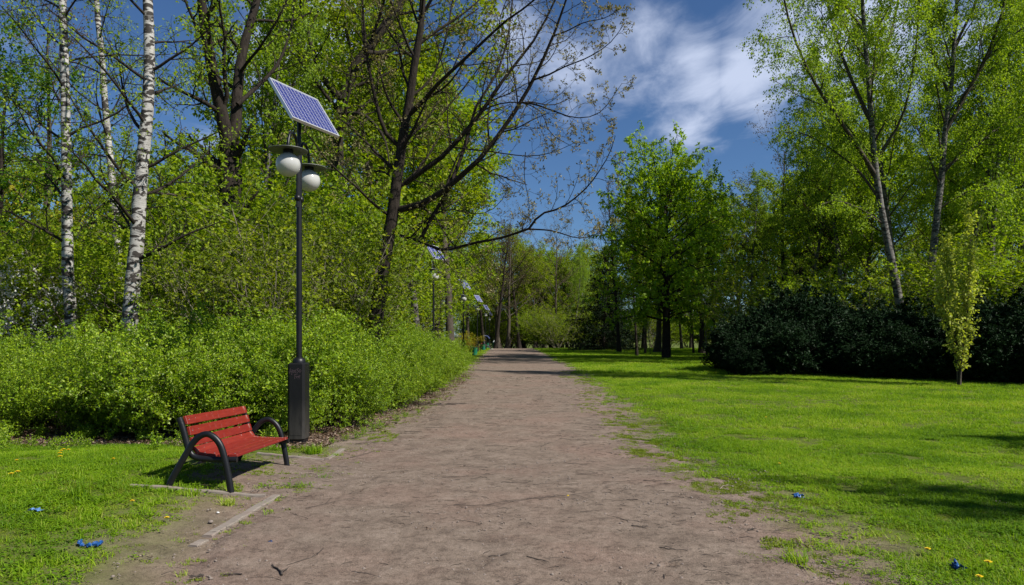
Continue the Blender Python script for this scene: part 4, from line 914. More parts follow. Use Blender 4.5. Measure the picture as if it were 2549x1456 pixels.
ords = ['second solar lamp post, its foot hidden by the hedge', 'third solar lamp post, beside the nearest green bin', 'fourth solar lamp post, panel half hidden by leaves', 'fifth solar lamp post, small near the end of the hedge side', 'sixth solar lamp post, tiny under the leaning dark trunk', 'farthest solar lamp post at the path end']
l2 = None
for i, lab in enumerate(ords):
    y = (31.3, 50.8, 70, 92, 112, 131)[i]; x = (-3.6, -3.6, -3.55, -3.55, -3.7, -4.3)[i]
    if l2 is None: l2 = lamp(x, y, zlocal(x, y), lab, False)
    else:
        c = l2.copy(); C.objects.link(c); c.location = (x, y, zlocal(x, y) * (.2 if y > 90 else 1)); c['label'] = lab
        for ch in l2.children:
            k = ch.copy(); C.objects.link(k); k.parent = c
            for g in ch.children: q = g.copy(); C.objects.link(q); q.parent = k

# ------------------------------------------------------------------ litter bins
def bin_(loc, label):
    e = empty('litter_bin', loc); tag(e, label, 'litter bin', 'green litter bins along the path')
    MB().box((-.33, -.03, 0), (-.27, .03, .92), None, .006).build('post', M['black_paint'], e)
    MB().box((-.27, -.02, .70), (-.21, .02, .74)).build('bracket', M['black_paint'], e)
    MB().lathe([(0, .21), (.19, .21), (.20, .22), (.215, .80), (.222, .81), (.205, .812), (.195, .26), (0, .25)], (0, 0, 0), 24).build('drum', M['green_bin'], e, True)
    MB().lathe([(.216, .74), (.222, .745), (.222, .765), (.216, .77)], (0, 0, 0), 24).build('rim_band', M['black_paint'], e, True)
    return e
b1 = bin_(Vector((-2.86, 52.3, zlocal(-2.9, 52))), 'nearest green litter bin beside the third lamp post')
for x, y, lab in ((-3.0, 71.5, 'second green litter bin beside the fourth lamp post'), (-3.05, 84.5, 'green litter bin just left of the seated person'), (-2.45, 93, 'farthest green litter bin with a white bag on top')):
    c = b1.copy(); C.objects.link(c); c.location = (x, y, zlocal(x, y)); c['label'] = lab
    for ch in b1.children: k = ch.copy(); C.objects.link(k); k.parent = c
R = random.Random(4); vs = []
bm = MB().lathe([(0, 0), (.12, .02), (.17, .1), (.13, .19), (.05, .24), (.03, .30), (0, .31)], (0, 0, 0), 12)
bm.v = [(x + R.gauss(0, .008), y + R.gauss(0, .008), z + R.gauss(0, .006)) for x, y, z in bm.v]
tag(linkm('plastic_bag', bm.mesh('plastic_bag', M['white_bag'], True), None, (-2.45, 93, zlocal(-2.45, 93) + .79)), 'white plastic bag on top of the farthest green bin', 'plastic bag')

# ------------------------------------------------------------------ person on the farthest bench
pe = empty('person', (-3.2, 82.4, zlocal(-3.2, 82.4))); tag(pe, 'person in dark jacket and blue jeans sitting on the farthest bench, legs stretched out', 'person')
def skinned(name, verts, edges, radii, mat, parent, root=0, sub=1):
    me = bpy.data.meshes.new(name); me.from_pydata(verts, edges, []); me.update(); me.materials.append(mat)
    o = linkm(name, me, parent); o.modifiers.new('skin', 'SKIN')
    for i, r in enumerate(radii):
        me.skin_vertices[0].data[i].radius = (r, r) if isinstance(r, (int, float)) else r; me.skin_vertices[0].data[i].use_root = (i == root)
    s = o.modifiers.new('sub', 'SUBSURF'); s.levels = sub; s.render_levels = sub; return o
# pelvis at origin of the seat, facing +x
V = [(-.12, 0, .50), (-.15, 0, .68), (-.17, 0, .86), (-.17, 0, .98), (-.15, 0, 1.05), (-.13, 0, 1.16), (-.12, 0, 1.25),
     (-.17, .18, .95), (-.10, .24, .70), (.08, .16, .60), (.17, .12, .60), (-.17, -.18, .95), (-.10, -.24, .70), (.08, -.16, .60), (.17, -.12, .60),
     (-.05, .09, .47), (.34, .10, .48), (.68, .10, .12), (.74, .10, .07), (.85, .10, .10), (-.05, -.09, .47), (.34, -.12, .46), (.62, -.14, .10), (.66, -.14, .06), (.79, -.15, .08)]
Ed = [(0, 1), (1, 2), (2, 3), (3, 4), (4, 5), (5, 6), (2, 7), (7, 8), (8, 9), (9, 10), (2, 11), (11, 12), (12, 13), (13, 14), (0, 15), (15, 16), (16, 17), (17, 18), (18, 19), (0, 20), (20, 21), (21, 22), (22, 23), (23, 24)]
rad = [.13, .125, .13, .065, .055, .10, .08, .06, .048, .036, .035, .06, .048, .036, .035, .085, .065, .045, .04, .035, .085, .065, .045, .04, .035]
body = skinned('body', V, Ed, rad, M['jacket'], pe)
skinned('jeans', [(-.12, 0, .49), (-.05, .09, .47), (.34, .10, .48), (.66, .10, .14), (-.05, -.09, .47), (.34, -.12, .46), (.60, -.14, .12)], [(0, 1), (1, 2), (2, 3), (0, 4), (4, 5), (5, 6)], [.14, .095, .075, .056, .095, .075, .056], M['jeans'], pe)
def ell(c, r, nm, mat, n=12):
    MB().lathe([(max(1e-4, math.sin(PI * i / n)) * r[0], r[2] * math.cos(PI * i / n)) for i in range(n + 1)], (0, 0, 0), 16).build(nm, mat, pe, True); o = pe.children[-1]; o.location = c; o.scale = (1, r[1] / r[0], 1); return o
ell((-.11, 0, 1.19), (.088, .075, .115), 'face', M['skin']); ell((-.02, 0, 1.175), (.014, .012, .02), 'nose', M['skin'], 6)
ell((-.135, 0, 1.225), (.095, .085, .105), 'hair', M['hair'])
for s in (-1, 1): ell((.18, s * .12, .60), (.045, .03, .03), 'hand', M['skin'], 8)
for c, z in (((.80, .10, .085), 0), ((.73, -.145, .07), 0)): o = ell(c, (.14, .05, .05), 'shoe', M['shoe'], 8)

# ------------------------------------------------------------------ timber edging round the bench bay
def board(px0, py0, px1, py1, w, h, label, tilt=0):
    a = ground_at(px0, py0); bb = ground_at(px1, py1); d = bb - a; Ln = Vector((d.x, d.y, 0)).length; n = 10
    V_ = []; F_ = []
    R = random.Random(int(px0))
    for i in range(n + 1):
        t = i / n; c = a + d * t; c.z = zlocal(c.x, c.y); u = Vector((-d.y, d.x, 0)).normalized() * w / 2; j = R.gauss(0, .004)
        V_ += [c - u + Vector((0, 0, -.08)), c - u + Vector((0, 0, h - .008 + j)), c - u * .85 + Vector((0, 0, h + j)), c + u * .85 + Vector((0, 0, h + j)), c + u + Vector((0, 0, h - .008 + j)), c + u + Vector((0, 0, -.08))]
    for i in range(n): F_ += [(i * 6 + k, i * 6 + k + 1, i * 6 + 7 + k, i * 6 + 6 + k) for k in range(5)]
    F_ += [tuple(range(6)), tuple(n * 6 + 5 - k for k in range(6))]
    me = bpy.data.meshes.new('edging_board'); me.from_pydata([tuple(v) for v in V_], [], F_); me.update(); me.materials.append(M['timber'])
    tag(linkm('edging_board', me), label, 'edging board', 'weathered boards edging the bench bay')
board(325, 1211, 660, 1237, .05, .028, 'long weathered edging board on the near side of the red bench')
board(686, 1237, 514, 1338, .085, .022, 'wide edging board running from the bay corner towards the viewer')
board(508, 1346, 478, 1362, .08, .018, 'short broken edging stub at the near end of the wide board')
board(640, 1131, 803, 1147, .05, .028, 'thin edging board on the far side of the red bench')
board(812, 1147, 852, 1120, .07, .03, 'short edging board by the grass tuft at the lamp foot')

# ------------------------------------------------------------------ grass
def blade_tuft(name, n, h, spread, mat, seed, w=.0045, lean=.45, seg=3):
    R = np.random.RandomState(seed); V = []; F = []; T = []
    for i in range(n):
        r = spread * math.sqrt(R.rand()); a = R.rand() * 6.28; p = np.array([r * math.cos(a), r * math.sin(a), -.01]); H = h * R.uniform(.45, 1.1)
        b = R.rand() * 6.28; d = np.array([math.cos(b), math.sin(b), 0]); sd = np.array([-d[1], d[0], 0]); ln = abs(R.normal(0, lean)); tn = np.clip(R.normal(.5, .25), 0, 1); base = len(V)
        ww = w * R.uniform(.7, 1.3)
        for k in range(seg + 1):
            t = k / seg; q = p + d * (ln * H * t * t) + np.array([0, 0, H * t * (1 - .25 * ln * t)]); wk = ww * (1 - t) ** .6 + .0004
            V += [q - sd * wk, q + sd * wk]; T += [tn, tn]
        F += [(base + 2 * k, base + 2 * k + 1, base + 2 * k + 3, base + 2 * k + 2) for k in range(seg)]
    return mesh_np(name, V, F, mat, T)
def scatter(name, label, cat, P, rotz, scl, typ, protos, tilt=None):
    """one object of countless small pieces: points carrying instances of a few tufts"""
    me = bpy.data.meshes.new(name); me.vertices.add(len(P)); me.vertices.foreach_set('co', np.asarray(P, np.float32).ravel())
    def fa(nm, kind, arr):
        a = me.attributes.new(nm, kind, 'POINT'); a.data.foreach_set('vector' if kind == 'FLOAT_VECTOR' else 'value', np.asarray(arr).ravel())
    rot = np.stack([np.zeros(len(P)), np.zeros(len(P)), rotz], 1).astype(np.float32)
    if tilt is not None: rot[:, :2] = tilt
    fa('rot', 'FLOAT_VECTOR', rot); fa('scl', 'FLOAT', scl.astype(np.float32)); fa('typ', 'INT', typ.astype(np.int32)); me.update()
    o = linkm(name, me); tag(o, label, cat, kind='stuff')
    g = bpy.data.node_groups.new(name + '_nodes', 'GeometryNodeTree'); g.interface.new_socket('Geometry', in_out='INPUT', socket_type='NodeSocketGeometry'); g.interface.new_socket('Geometry', in_out='OUTPUT', socket_type='NodeSocketGeometry')
    gi = g.nodes.new('NodeGroupInput'); go = g.nodes.new('NodeGroupOutput'); jn = g.nodes.new('GeometryNodeJoinGeometry')
    def attr(nm, dt):
        n = g.nodes.new('GeometryNodeInputNamedAttribute'); n.data_type = dt; n.inputs[0].default_value = nm; return n.outputs[0]
    ra, sa, ta = attr('rot', 'FLOAT_VECTOR'), attr('scl', 'FLOAT'), attr('typ', 'INT')
    for k, pm_ in enumerate(protos):
        po = bpy.data.objects.new(name + '_piece', pm_)
        ip = g.nodes.new('GeometryNodeInstanceOnPoints'); oi = g.nodes.new('GeometryNodeObjectInfo'); oi.inputs['Object'].default_value = po; oi.inputs['As Instance'].default_value = True
        cp = g.nodes.new('FunctionNodeCompare'); cp.data_type = 'INT'; cp.operation = 'EQUAL'
        ii = [s for s in cp.inputs if s.type == 'INT']; g.links.new(ta, ii[0]); ii[1].default_value = k
        g.links.new(gi.outputs[0], ip.inputs['Points']); g.links.new(cp.outputs[0], ip.inputs['Selection']); g.links.new(oi.outputs['Geometry'], ip.inputs['Instance'])
        g.links.new(ra, ip.inputs['Rotation']); g.links.new(sa, ip.inputs['Scale']); g.links.new(ip.outputs[0], jn.inputs[0])
    g.links.new(jn.outputs[0], go.inputs[0]); md = o.modifiers.new('scatter', 'NODES'); md.node_group = g
    return o
rng = np.random.RandomState(3)
def pts(x0, x1, y0, y1, dens, prob):
    n = int((x1 - x0) * (y1 - y0) * dens); x = rng.uniform(x0, x1, n); y = rng.uniform(y0, y1, n)
    k = (np.abs(x) < y * .80 + 1.2) & (rng.rand(n) < prob(x, y)); return x[k], y[k]
def bay(x, y):  # worn earth in front of and under the bench
    return np.maximum(sstep(-4.2, -3.3, x + (fbm(x, y, .4, 3, 4) - .5) * .9) * sstep(7.2, 7.8, y) * (1 - sstep(9.8, 10.3, y)), sstep(-3.35, -2.7, x + (fbm(x, y, .5, 3, 14) - .5) * 1.3) * (1 - sstep(7.2, 7.8, y)))
def pr_right(x, y): d = x - Redge(y) + (fbm(x, y, .8, 4, 21) - .5) * 1.6; return sstep(.0, 1.25, d) * (0.55 + .45 * sstep(.28, .42, fbm(x, y, .7, 3, 31))) * (1 - .93 * sstep(.66, .74, fbm(x, y, .45, 3, 41))) * (1 - .6 * sstep(.60, .7, fbm(x, y, 2.2, 3, 43)))
def pr_left(x, y): return (x < -2.2) * sstep(.2, .6, fbm(x, y, .35, 3, 51)) * (1 - .95 * bay(x, y)) * (0.25 + .75 * sstep(-3.0, -3.9, x)) * (y < 10.6 + (fbm(x, y, .6, 2, 7) - .5))
def pr_edge(x, y):
    dr = x - Redge(y) + (fbm(x, y, .8, 4, 21) - .5) * 1.6; clump = sstep(.44, .56, fbm(x, y, .22, 4, 61)) * (.35 + .65 * sstep(.35, .55, fbm(x, y, .9, 2, 66)))
    r = sstep(-.75, .1, dr) * (1 - sstep(1.3, 2.2, dr)) * (x > 0)
    l = (x < -1.3) * (x > -3.1) * (y > 10.5) * sstep(.15, -.35, x - Ledge(y) - .15 + (fbm(x, y, 1.0, 3, 71) - .5) * .9) * (y < 90)
    l2 = (x < -1.9) * (y < 10.5) * .55 * (1 - .6 * bay(x, y)) * sstep(-1.9, -2.5, x)
    return clump * np.clip(r + l * .9 + l2, 0, 1)
X = []; Y = []; Sx = []; Ty = []
def addp(a, s0, s1, types):
    x, y = a; X.append(x); Y.append(y); hv = 0.75 + .6 * fbm(x, y, .9, 3, 81); Sx.append(rng.uniform(s0, s1, len(x)) * hv); Ty.append(rng.choice(types, len(x)))
addp(pts(1.5, 12, 4.2, 13, 620, pr_right), .55, 1.1, [0, 1, 2, 2, 4])
addp(pts(1.5, 26, 13, 30, 130, pr_right), .95, 1.6, [0, 1, 2, 3])
addp(pts(1.5, 34, 30, 52, 36, pr_right), 1.5, 2.4, [1, 3])
addp(pts(1.5, 40, 52, 96, 14, pr_right), 2.0, 3.4, [3])
addp(pts(-9, -2.0, 4.2, 11.5, 620, pr_left), .5, 1.1, [0, 1, 2, 2, 4, 4])
addp(pts(-6, -1.5, 29, 95, 14, lambda x, y: sstep(.1, -.5, x - Ledge(y) + .3 + (fbm(x, y, .9, 3, 91) - .5) * 1.0)), 1.4, 2.6, [1, 3])
P = np.stack([np.concatenate(X), np.concatenate(Y), np.zeros(sum(map(len, X)))], 1); P[:, 2] = zbase(P[:, 0], P[:, 1]) - .002 + .014 * sstep(-.25, .1, path_in(P[:, 0], P[:, 1]))
tp = [blade_tuft('tuft_a', 26, .060, .06, M['grass'], 1, w=.0028, lean=.8), blade_tuft('tuft_b', 24, .078, .07, M['grass'], 2, w=.003, lean=1.0), blade_tuft('tuft_c', 24, .042, .06, M['grass'], 3, w=.003, lean=1.2), blade_tuft('tuft_d', 44, .045, .10, M['grass'], 4, w=.0045, seg=2, lean=.9)]
r_ = np.random.RandomState(55); nn = 34; Pq = r_.normal(0, .045, (nn, 3)); Pq[:, 2] = r_.uniform(.012, .035, nn); A_ = r_.normal(0, 1, (nn, 3)); A_[:, 2] *= .2; N_ = r_.normal(0, .3, (nn, 3)); N_[:, 2] += 1
V, F = leafgeo(Pq, A_, N_, r_.uniform(.014, .028, nn), .8, .1); tp.append(mesh_np('clover', V, F, M['grass'], np.repeat(r_.uniform(0, .5, nn), 4)))
scatter('grass', 'short sunlit lawn grass on both sides of the path', 'grass', P, rng.uniform(0, 6.28, len(P)), np.concatenate(Sx), np.concatenate(Ty), tp)
X = []; Y = []; Sx = []; Ty = []
addp(pts(.8, 6, 4.2, 14, 900, pr_edge), .6, 1.3, [0, 1]); addp(pts(.8, 8, 14, 32, 200, pr_edge), 1.0, 1.7, [0, 1])
addp(pts(-8, -1.2, 4.2, 14, 800, pr_edge), .6, 1.2, [0, 1]); addp(pts(-4, -1.2, 14, 30, 260, pr_edge), .9, 1.5, [0, 1]); addp(pts(-3.2, -1.2, 30, 60, 30, pr_edge), 1.5, 2.4, [0, 1])
P = np.stack([np.concatenate(X), np.concatenate(Y), np.zeros(sum(map(len, X)))], 1); P[:, 2] = zbase(P[:, 0], P[:, 1]) + .002 + .016 * sstep(-.25, .1, path_in(P[:, 0], P[:, 1]))
tp = [blade_tuft('moss_a', 22, .020, .035, M['moss'], 11, w=.0035, lean=1.0, seg=2), blade_tuft('moss_b', 18, .028, .03, M['moss'], 12, w=.003, lean=.9, seg=2)]
scatter('edge_grass', 'thin yellow green grass creeping over the path edges', 'grass', P, rng.uniform(0, 6.28, len(P)), np.concatenate(Sx), np.concatenate(Ty), tp)
# weeds: tall grass clumps and leafy sprouts
def clump_thing(px, py, h, n, label, seed, mat='grass', spread=.06):
    g = ground_at(px, py); me = blade_tuft('grass_clump', n, h, spread, M[mat], seed, w=.004, lean=.9, seg=4); tag(linkm('grass_clump', me, None, g), label, 'grass clump')
clump_thing(780, 1128, .17, 240, 'thick green grass clump at the foot of the nearest lamp', 31, spread=.13)
clump_thing(837, 1136, .08, 90, 'low grass clump beside the short edging board', 32, spread=.1)
clump_thing(566, 1256, .09, 110, 'small grass clump between the two edging boards', 33, spread=.07)
clump_thing(470, 1232, .10, 130, 'grass clump beside the near edging board', 34, spread=.1)
clump_thing(195, 1240, .24, 90, 'tall arching grass clump in the left lawn', 35, spread=.1)
clump_thing(686, 1244, .04, 60, 'tiny grass clump at the corner of the edging boards', 36, spread=.05)
clump_thing(650, 1118, .12, 60, 'grass clump behind the far end of the red bench', 37, spread=.12)
clump_thing(1980, 1400, .15, 60, 'broad leaved grass clump on the right lawn edge', 38, spread=.1)
# leafy sprouts in front of the hedge
SPR = dict(SP['shrub'], kids=[7], seg=[4, 3], len=[.5], trop=[.02, .05], wob=[.1, .15], ang=[(50, 60)], t0=[.1], rr=[.6], tip=[.4, .5])
def sprout_mesh(seed, H):
    R = random.Random(seed); po = []
    for k in range(5): grow(po, (R.gauss(0, .04), R.gauss(0, .04), 0), (R.gauss(0, .25), R.gauss(0, .25), 1), H * R.uniform(.7, 1.1), .003, 0, SPR, R)
    return tubes(po, (3, 3), 'stems', M['stem_green']), leaves(po, (0, 1), 45, .045, GR(seed), M['hedge'], 'foliage', spread=.01)
spr = [sprout_mesh(s, h) for s, h in ((1, .34), (2, .28), (3, .4))]
R = random.Random(77)
for i in range(46):
    px = R.uniform(-60, 470) if i < 30 else R.uniform(470, 760); py = R.uniform(1090, 1122) if i < 30 else R.uniform(1082, 1106)
    if i >= 36: px, py = [(905, 1082), (950, 1066), (985, 1052), (1040, 1030), (1010, 1040), (930, 1075), (1075, 1005), (890, 1092), (860, 1098), (825, 1105)][i - 36]
    g = ground_at(px, py); k = spr[i % 3]; e = empty('sprout', g, R.random() * 6); s = R.uniform(.35, .75) if i < 36 else R.uniform(.3, .5); e.scale = (s, s, s)
    tag(e, 'small leafy sprout at the foot of the hedge', 'plant', 'sprouts at the foot of the hedge'); linkm('stems', k[0], e); linkm('foliage', k[1], e)
# fallen leaves under the hedge
lf = []
for s in range(2):
    r = np.random.RandomState(90 + s); n = 14; Pq = r.normal(0, .09, (n, 3)); Pq[:, 2] = r.uniform(.004, .03, n); A_ = r.normal(0, 1, (n, 3)); A_[:, 2] *= .25; Nn = r.normal(0, .35, (n, 3)); Nn[:, 2] += 1
    V, F = leafgeo(Pq, A_, Nn, r.uniform(.035, .07, n), .6, .25); lf.append(mesh_np('fallen_leaves', V, F, None, np.repeat(r.rand(n), 4)))
ml_ = leafmat('fallen_leaf', [(0.0, (0.05, 0.03, 0.02)), (0.7, (0.16, 0.10, 0.065)), (1.0, (0.36, 0.29, 0.23))], trans=.1, gloss=.03)
for me in lf: me.materials.append(ml_)
xa, ya = pts(-14, -2.5, 10.3, 14, 60, lambda x, y: sstep(10.4, 10.9, y + (fbm(x, y, .6, 2, 7) - .5)) * (x < -3))
xb, yb = pts(-4.5, -1.4, 11, 30, 26, lambda x, y: sstep(.5, -.3, x - front_line(y) - .1 + (fbm(x, y, .5, 3, 15) - .5) * .8))
xc, yc = pts(-7, 7, 4.3, 14, 1.2, lambda x, y: np.ones_like(x))
x = np.r_[xa, xb, xc]; y = np.r_[ya, yb, yc]; P = np.stack([x, y, zbase(x, y) + .012], 1)
scatter('fallen_leaves', 'brown fallen leaves on the earth under the hedge', 'fallen leaves', P, rng.uniform(0, 6.28, len(x)), rng.uniform(.6, 1.2, len(x)) * np.r_[np.ones(len(xa) + len(xb)), np.full(len(xc), .35)], rng.randint(0, 2, len(x)), lf)

# ------------------------------------------------------------------ twigs, pebbles and scraps on the path
def twig_poly(R, L, x, y, a, z, kids=0, wob=.16):
    po = []; n = 6; p = [(x, y, z)]; aa = a; zz = z
    for i in range(n):
        aa += R.gauss(0, wob); q = p[-1]; nx_, ny_ = q[0] + math.cos(aa) * L / n, q[1] + math.sin(aa) * L / n
        p.append((nx_, ny_, z - zlocal(x, y) + zlocal(nx_, ny_) + abs(R.gauss(0, .004))))
    return p, aa
def twig_mesh(R, L, r, x=0, y=0, a=0, z=.008, kids=2):
    po = []; p, _ = twig_poly(R, L, x, y, a, z); po.append((0, p, [r * (1 - .6 * i / 6) for i in range(7)]))
    for k in range(kids):
        i = R.randint(1, 4); q = p[i]; s_, _ = twig_poly(R, L * R.uniform(.25, .5), q[0], q[1], a + R.choice((-1, 1)) * R.uniform(.3, .8), q[2]); po.append((0, s_, [r * .6 * (1 - .6 * i_ / 6) for i_ in range(7)]))
    return po
R = random.Random(99); po = []
def pathz(x, y): return zlocal(x, y) + .018
for i in range(2300):
    y = 4.3 + (R.random() ** 1.6) * 24; x = R.uniform(-2.9, 3.2) + (R.gauss(0, .5) if R.random() < .4 else 0)
    if y < 13 and R.random() < .26: x = R.gauss(2.0, .55)
    L = R.uniform(.02, .11) if R.random() < .84 else R.uniform(.12, .40)
    po += twig_mesh(R, L, R.uniform(.0012, .0028) * (1 + y / 25), x, y, R.gauss(0, .55) + (PI if R.random() < .5 else 0), pathz(x, y), 1 if L > .15 else 0)
me = tubes(po, (3,), 'twigs', M['twig']); tag(linkm('twigs', me), 'countless thin dark twigs scattered over the path', 'twigs', kind='stuff')
sticks = [  # px0,py0,px1,py1,r,label
    (505, 1441, 470, 1446, .010, 'short thick dark stick at the bottom left corner of the path'), (700, 1440, 702, 1408, .008, 'upright bent twig at the bottom left of the path'), (712, 1414, 832, 1378, .0035, 'long curved twig rising right at the bottom left of the path'),
    (600, 1437, 560, 1430, .006, 'dark forked stick at the bottom left of the path'), (1570, 1314, 1614, 1319, .005, 'dark straight stick right of the path middle'), (1640, 1370, 1708, 1382, .004, 'thin bent twig on the near right side of the path'),
    (1790, 1222, 1824, 1212, .006, 'pale broken stick at the right edge of the path'), (1652, 1184, 1700, 1172, .006, 'pale stick lying farther up the right path edge'), (1720, 1294, 1760, 1286, .005, 'short pale twig left of the blue scrap'),
    (1100, 1192, 1238, 1180, .003, 'long thin twig across the path middle, level with the bench'), (1130, 1262, 1380, 1270, .0035, 'very long thin twig across the middle of the path'), (1310, 1246, 1490, 1240, .003, 'long thin twig on the right half of the path'),
    (870, 1142, 985, 1124, .004, 'long dark branch beyond the bench bay, left side of the path'), (1650, 1438, 1664, 1450, .004, 'small dark twig at the bottom right of the path'), (760, 1270, 900, 1236, .003, 'thin twig sloping up right of the edging corner'),
    (1215, 1392, 1275, 1390, .004, 'straight dark twig at the bottom middle of the path'), (1310, 1392, 1350, 1412, .004, 'forked dark twig at the bottom middle of the path'), (1745, 1190, 1790, 1196, .004, 'dark twig in the worn strip at the right path edge'),
    (1600, 1200, 1650, 1206, .004, 'dark twig just inside the right path edge'), (1985, 1416, 2010, 1428, .006, 'dark bark piece in the sparse grass at bottom right'), (1860, 1326, 1880, 1322, .006, 'short dark stick beside the worn grass at lower right')]
for i, (a0, b0, a1, b1, r, lab) in enumerate(sticks):
    g0 = ground_at(a0, b0); g1 = ground_at(a1, b1); d = g1 - g0; L_ = min(d.length, 1.4); R = random.Random(i * 7 + 1)
    me = tubes([(l, [(q[0] - g0.x, q[1] - g0.y, q[2] - g0.z) for q in pp], rr) for l, pp, rr in twig_mesh(R, L_, r, g0.x, g0.y, math.atan2(d.y, d.x), g0.z + .02 + r * .5, 2)], (6,), 'stick', M['twig_pale' if 'pale' in lab else 'twig'])
    tag(linkm('stick', me, None, g0), lab, 'stick', 'sticks lying on the path')
# pebbles
def pebble(seed):
    r = np.random.RandomState(seed); V = []; n = 6
    for i in range(4):
        for k in range(n): t = [(.55, -.2), (1, .1), (.8, .55), (.25, .8)][i]; V.append((t[0] * math.cos(k * 6.28 / n) * r.uniform(.8, 1.2), t[0] * math.sin(k * 6.28 / n) * r.uniform(.7, 1.1), t[1] * r.uniform(.7, 1.1)))
    F = [(i * n + k, i * n + (k + 1) % n, (i + 1) * n + (k + 1) % n, (i + 1) * n + k) for i in range(3) for k in range(n)] + [(18, 19, 20, 21), (18, 21, 22, 23)]
    return mesh_np('pebble', np.array(V), np.array(F), M['stone'])
xp, yp = pts(-2.9, 3.2, 4.2, 11, 300, lambda x, y: sstep(.35, .7, fbm(x, y, .5, 3, 33)) * .9); x2, y2 = pts(-2.6, 3.0, 11, 22, 60, lambda x, y: np.full_like(x, .7))
x = np.r_[xp, x2]; y = np.r_[yp, y2]; P = np.stack([x, y, zbase(x, y) + .016], 1)
scatter('gravel', 'fine gravel grains scattered on the path', 'gravel', P, rng.uniform(0, 6.28, len(x)), rng.lognormal(-5.35, .5, len(x)).clip(.0018, .016), rng.randint(0, 3, len(x)), [pebble(1), pebble(2), pebble(3)])
for px, py, s, mt, lab in ((815, 0, 0, 0, ''),)[1:] + ((541, 1280, .016, 'white_stone', 'small white pebble beside the wide edging board'), (523, 1304, .028, 'stone', 'grey stone on the earth left of the wide edging board'),
                             (1412, 1237, .013, 'petal', 'tiny yellow crumb on the middle of the path'), (1238, 1454, .016, 'twig', 'dark clod at the bottom middle of the path'), (1344, 1354, .014, 'twig', 'dark clod on the near middle of the path')):
    me = pebble(int(px)); me.materials.clear(); me.materials.append(M[mt]); g = ground_at(px, py); o = linkm('pebble', me, None, (g.x, g.y, g.z + .014)); o.scale = (s, s * .8, s); tag(o, lab, 'pebble')
# crumpled plastic scraps
def scrap(px, py, sx, sy, sz, mt, label, seed, hook=False):
    r = np.random.RandomState(seed); g = ground_at(px, py); n = 9
    if hook:
        m_ = MB(); a = [(-.09, .05), (-.07, -.01), (-.03, -.04), (.03, -.045), (.07, .0), (.065, .05)]
        sp_ = spline([(x, y, .025 + r.uniform(-.005, .02)) for x, y in a], 5); m_.tube(sp_, [.006 + .012 * r.rand() for _ in sp_], 8)
        m_.v = [(x + r.normal(0, .003), y + r.normal(0, .003), z + r.normal(0, .004)) for x, y, z in m_.v]; me = m_.mesh('plastic_scrap', M[mt])
    else:
        V = [((i / (n - 1) - .5) * sx * (1 + .3 * r.randn() * (i in (0, n - 1))), (j / (n - 1) - .5) * sy + r.normal(0, .004), abs(r.normal(0, 1)) * sz * (1 - abs(i / (n - 1) - .5)) + .02 + .5 * sz * math.sin(i * 1.3 + j)) for j in range(n) for i in range(n)]
        V = [(x + r.normal(0, .004), y, max(z, .012)) for x, y, z in V]; F = [(j * n + i, j * n + i + 1, (j + 1) * n + i + 1, (j + 1) * n + i) for j in range(n - 1) for i in range(n - 1)]
        me = mesh_np('plastic_scrap', V, F, M[mt])
    tag(linkm('plastic_scrap', me, None, g), label, 'plastic scrap')
scrap(222, 1360, 0, 0, 0, 'blue_bag', 'dark blue twisted plastic scrap in the near left grass', 1, True)
scrap(85, 1276, .09, .05, .012, 'pale_blue', 'pale blue plastic scrap in the grass at far left', 2)
scrap(1986, 1241, .09, .07, .025, 'blue_bag', 'small blue plastic scrap at the right path edge', 3)
scrap(2379, 1421, .07, .06, .03, 'blue_bag', 'bright blue crumpled scrap in the grass at the bottom right', 4)
scrap(672, 1354, .03, .02, .006, 'blue_bag', 'tiny blue scrap on the earth below the wide edging board', 5)
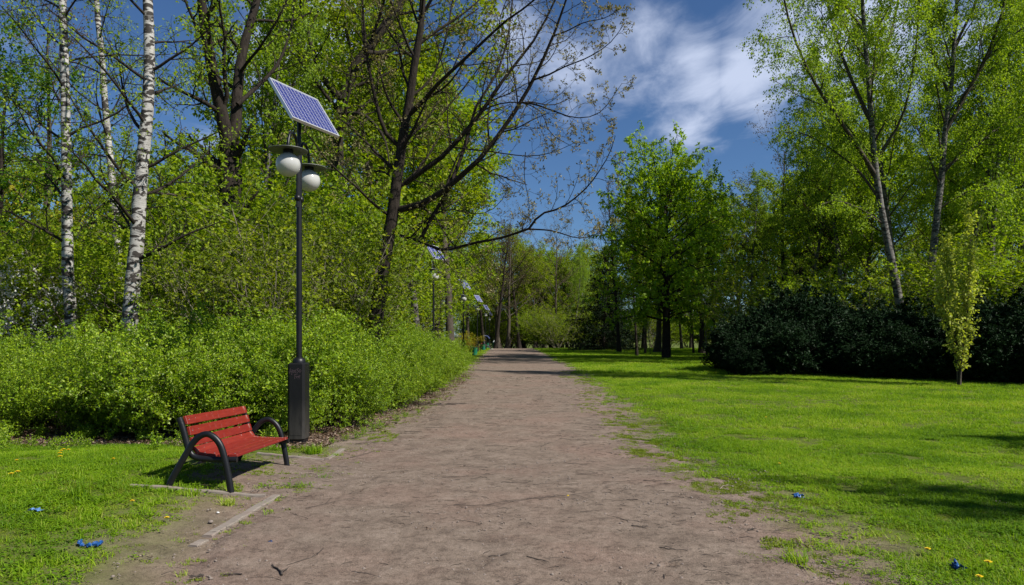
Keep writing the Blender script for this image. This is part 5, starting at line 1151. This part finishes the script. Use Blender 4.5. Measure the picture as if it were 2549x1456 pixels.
# dandelions
def dande(px, py, h, s, label):
    g = ground_at(px, py); e = empty('dandelion', (g.x, g.y, g.z)); tag(e, label, 'flower', 'yellow dandelions in the grass')
    MB().tube([(0, 0, 0), (.004, .002, h * .5), (0, 0, h)], .0022, 5).build('stem', M['stem_green'], e)
    m_ = MB(); r = random.Random(int(px))
    for ring, (nn, rr, zz) in enumerate(((16, 1, .0), (12, .72, .004), (8, .4, .007))):
        for k in range(nn):
            a = 6.28 * k / nn + ring * .3 + r.gauss(0, .05); w = .0035; c, s_ = math.cos(a), math.sin(a); R_ = s * rr * r.uniform(.9, 1.1)
            m_.add([(-s_ * w, c * w, h + zz), (s_ * w, -c * w, h + zz), (c * R_ + s_ * w, s_ * R_ - c * w, h + zz + .006), (c * R_ - s_ * w, s_ * R_ + c * w, h + zz + .006)], [(0, 1, 2, 3)])
    m_.build('flower_head', M['petal'], e)
z2 = lambda x, y: (.2707 * x, 1061.8 + .2707 * y); z7 = lambda x, y: (1592.6 + .3847 * x, 895.9 + .3847 * y)
for (px, py), h, s, lab in ((z2(580, 258), .07, .026, 'topmost dandelion of the cluster in the left lawn'), (z2(625, 262), .07, .024, 'rightmost dandelion of the cluster in the left lawn'), (z2(558, 274), .07, .026, 'second highest dandelion of the cluster in the left lawn'),
                            (z2(546, 296), .07, .028, 'middle dandelion of the cluster in the left lawn'), (z2(550, 328), .07, .028, 'lowest dandelion of the cluster in the left lawn'), (z2(150, 350), .05, .018, 'small dandelion near the left edge, above the pair'),
                            (z2(158, 468), .06, .028, 'right dandelion of the pair at the left edge'), (z2(100, 478), .05, .026, 'left dandelion of the pair at the left edge'), (z2(1040, 335), .05, .02, 'lone dandelion left of the bench shadow'),
                            (z2(1212, 735), .05, .02, 'dandelion beside a grey stick left of the edging'), (z2(1530, 892), .05, .022, 'dandelion nearest the broken edging stub'), (z2(1612, 75), .16, .014, 'tall dandelion against the hedge behind the bench'),
                            (z7(1858, 1275), .06, .022, 'left dandelion at the bottom right of the lawn'), (z7(2250, 1362), .06, .026, 'dandelion right of the bright blue scrap'), (z7(2192, 1450), .05, .024, 'lowest dandelion at the bottom right'),
                            (z7(812, 385), .05, .025, 'small dandelion in the middle of the right lawn'), (z7(1675, 280), .05, .028, 'far small dandelion on the right lawn'), (z7(900, 690), .04, .018, 'small orange dandelion near the right path edge'), (z7(950, 195), .05, .03, 'farthest small dandelion of the right lawn')):
    dande(px, py, h, s, lab)
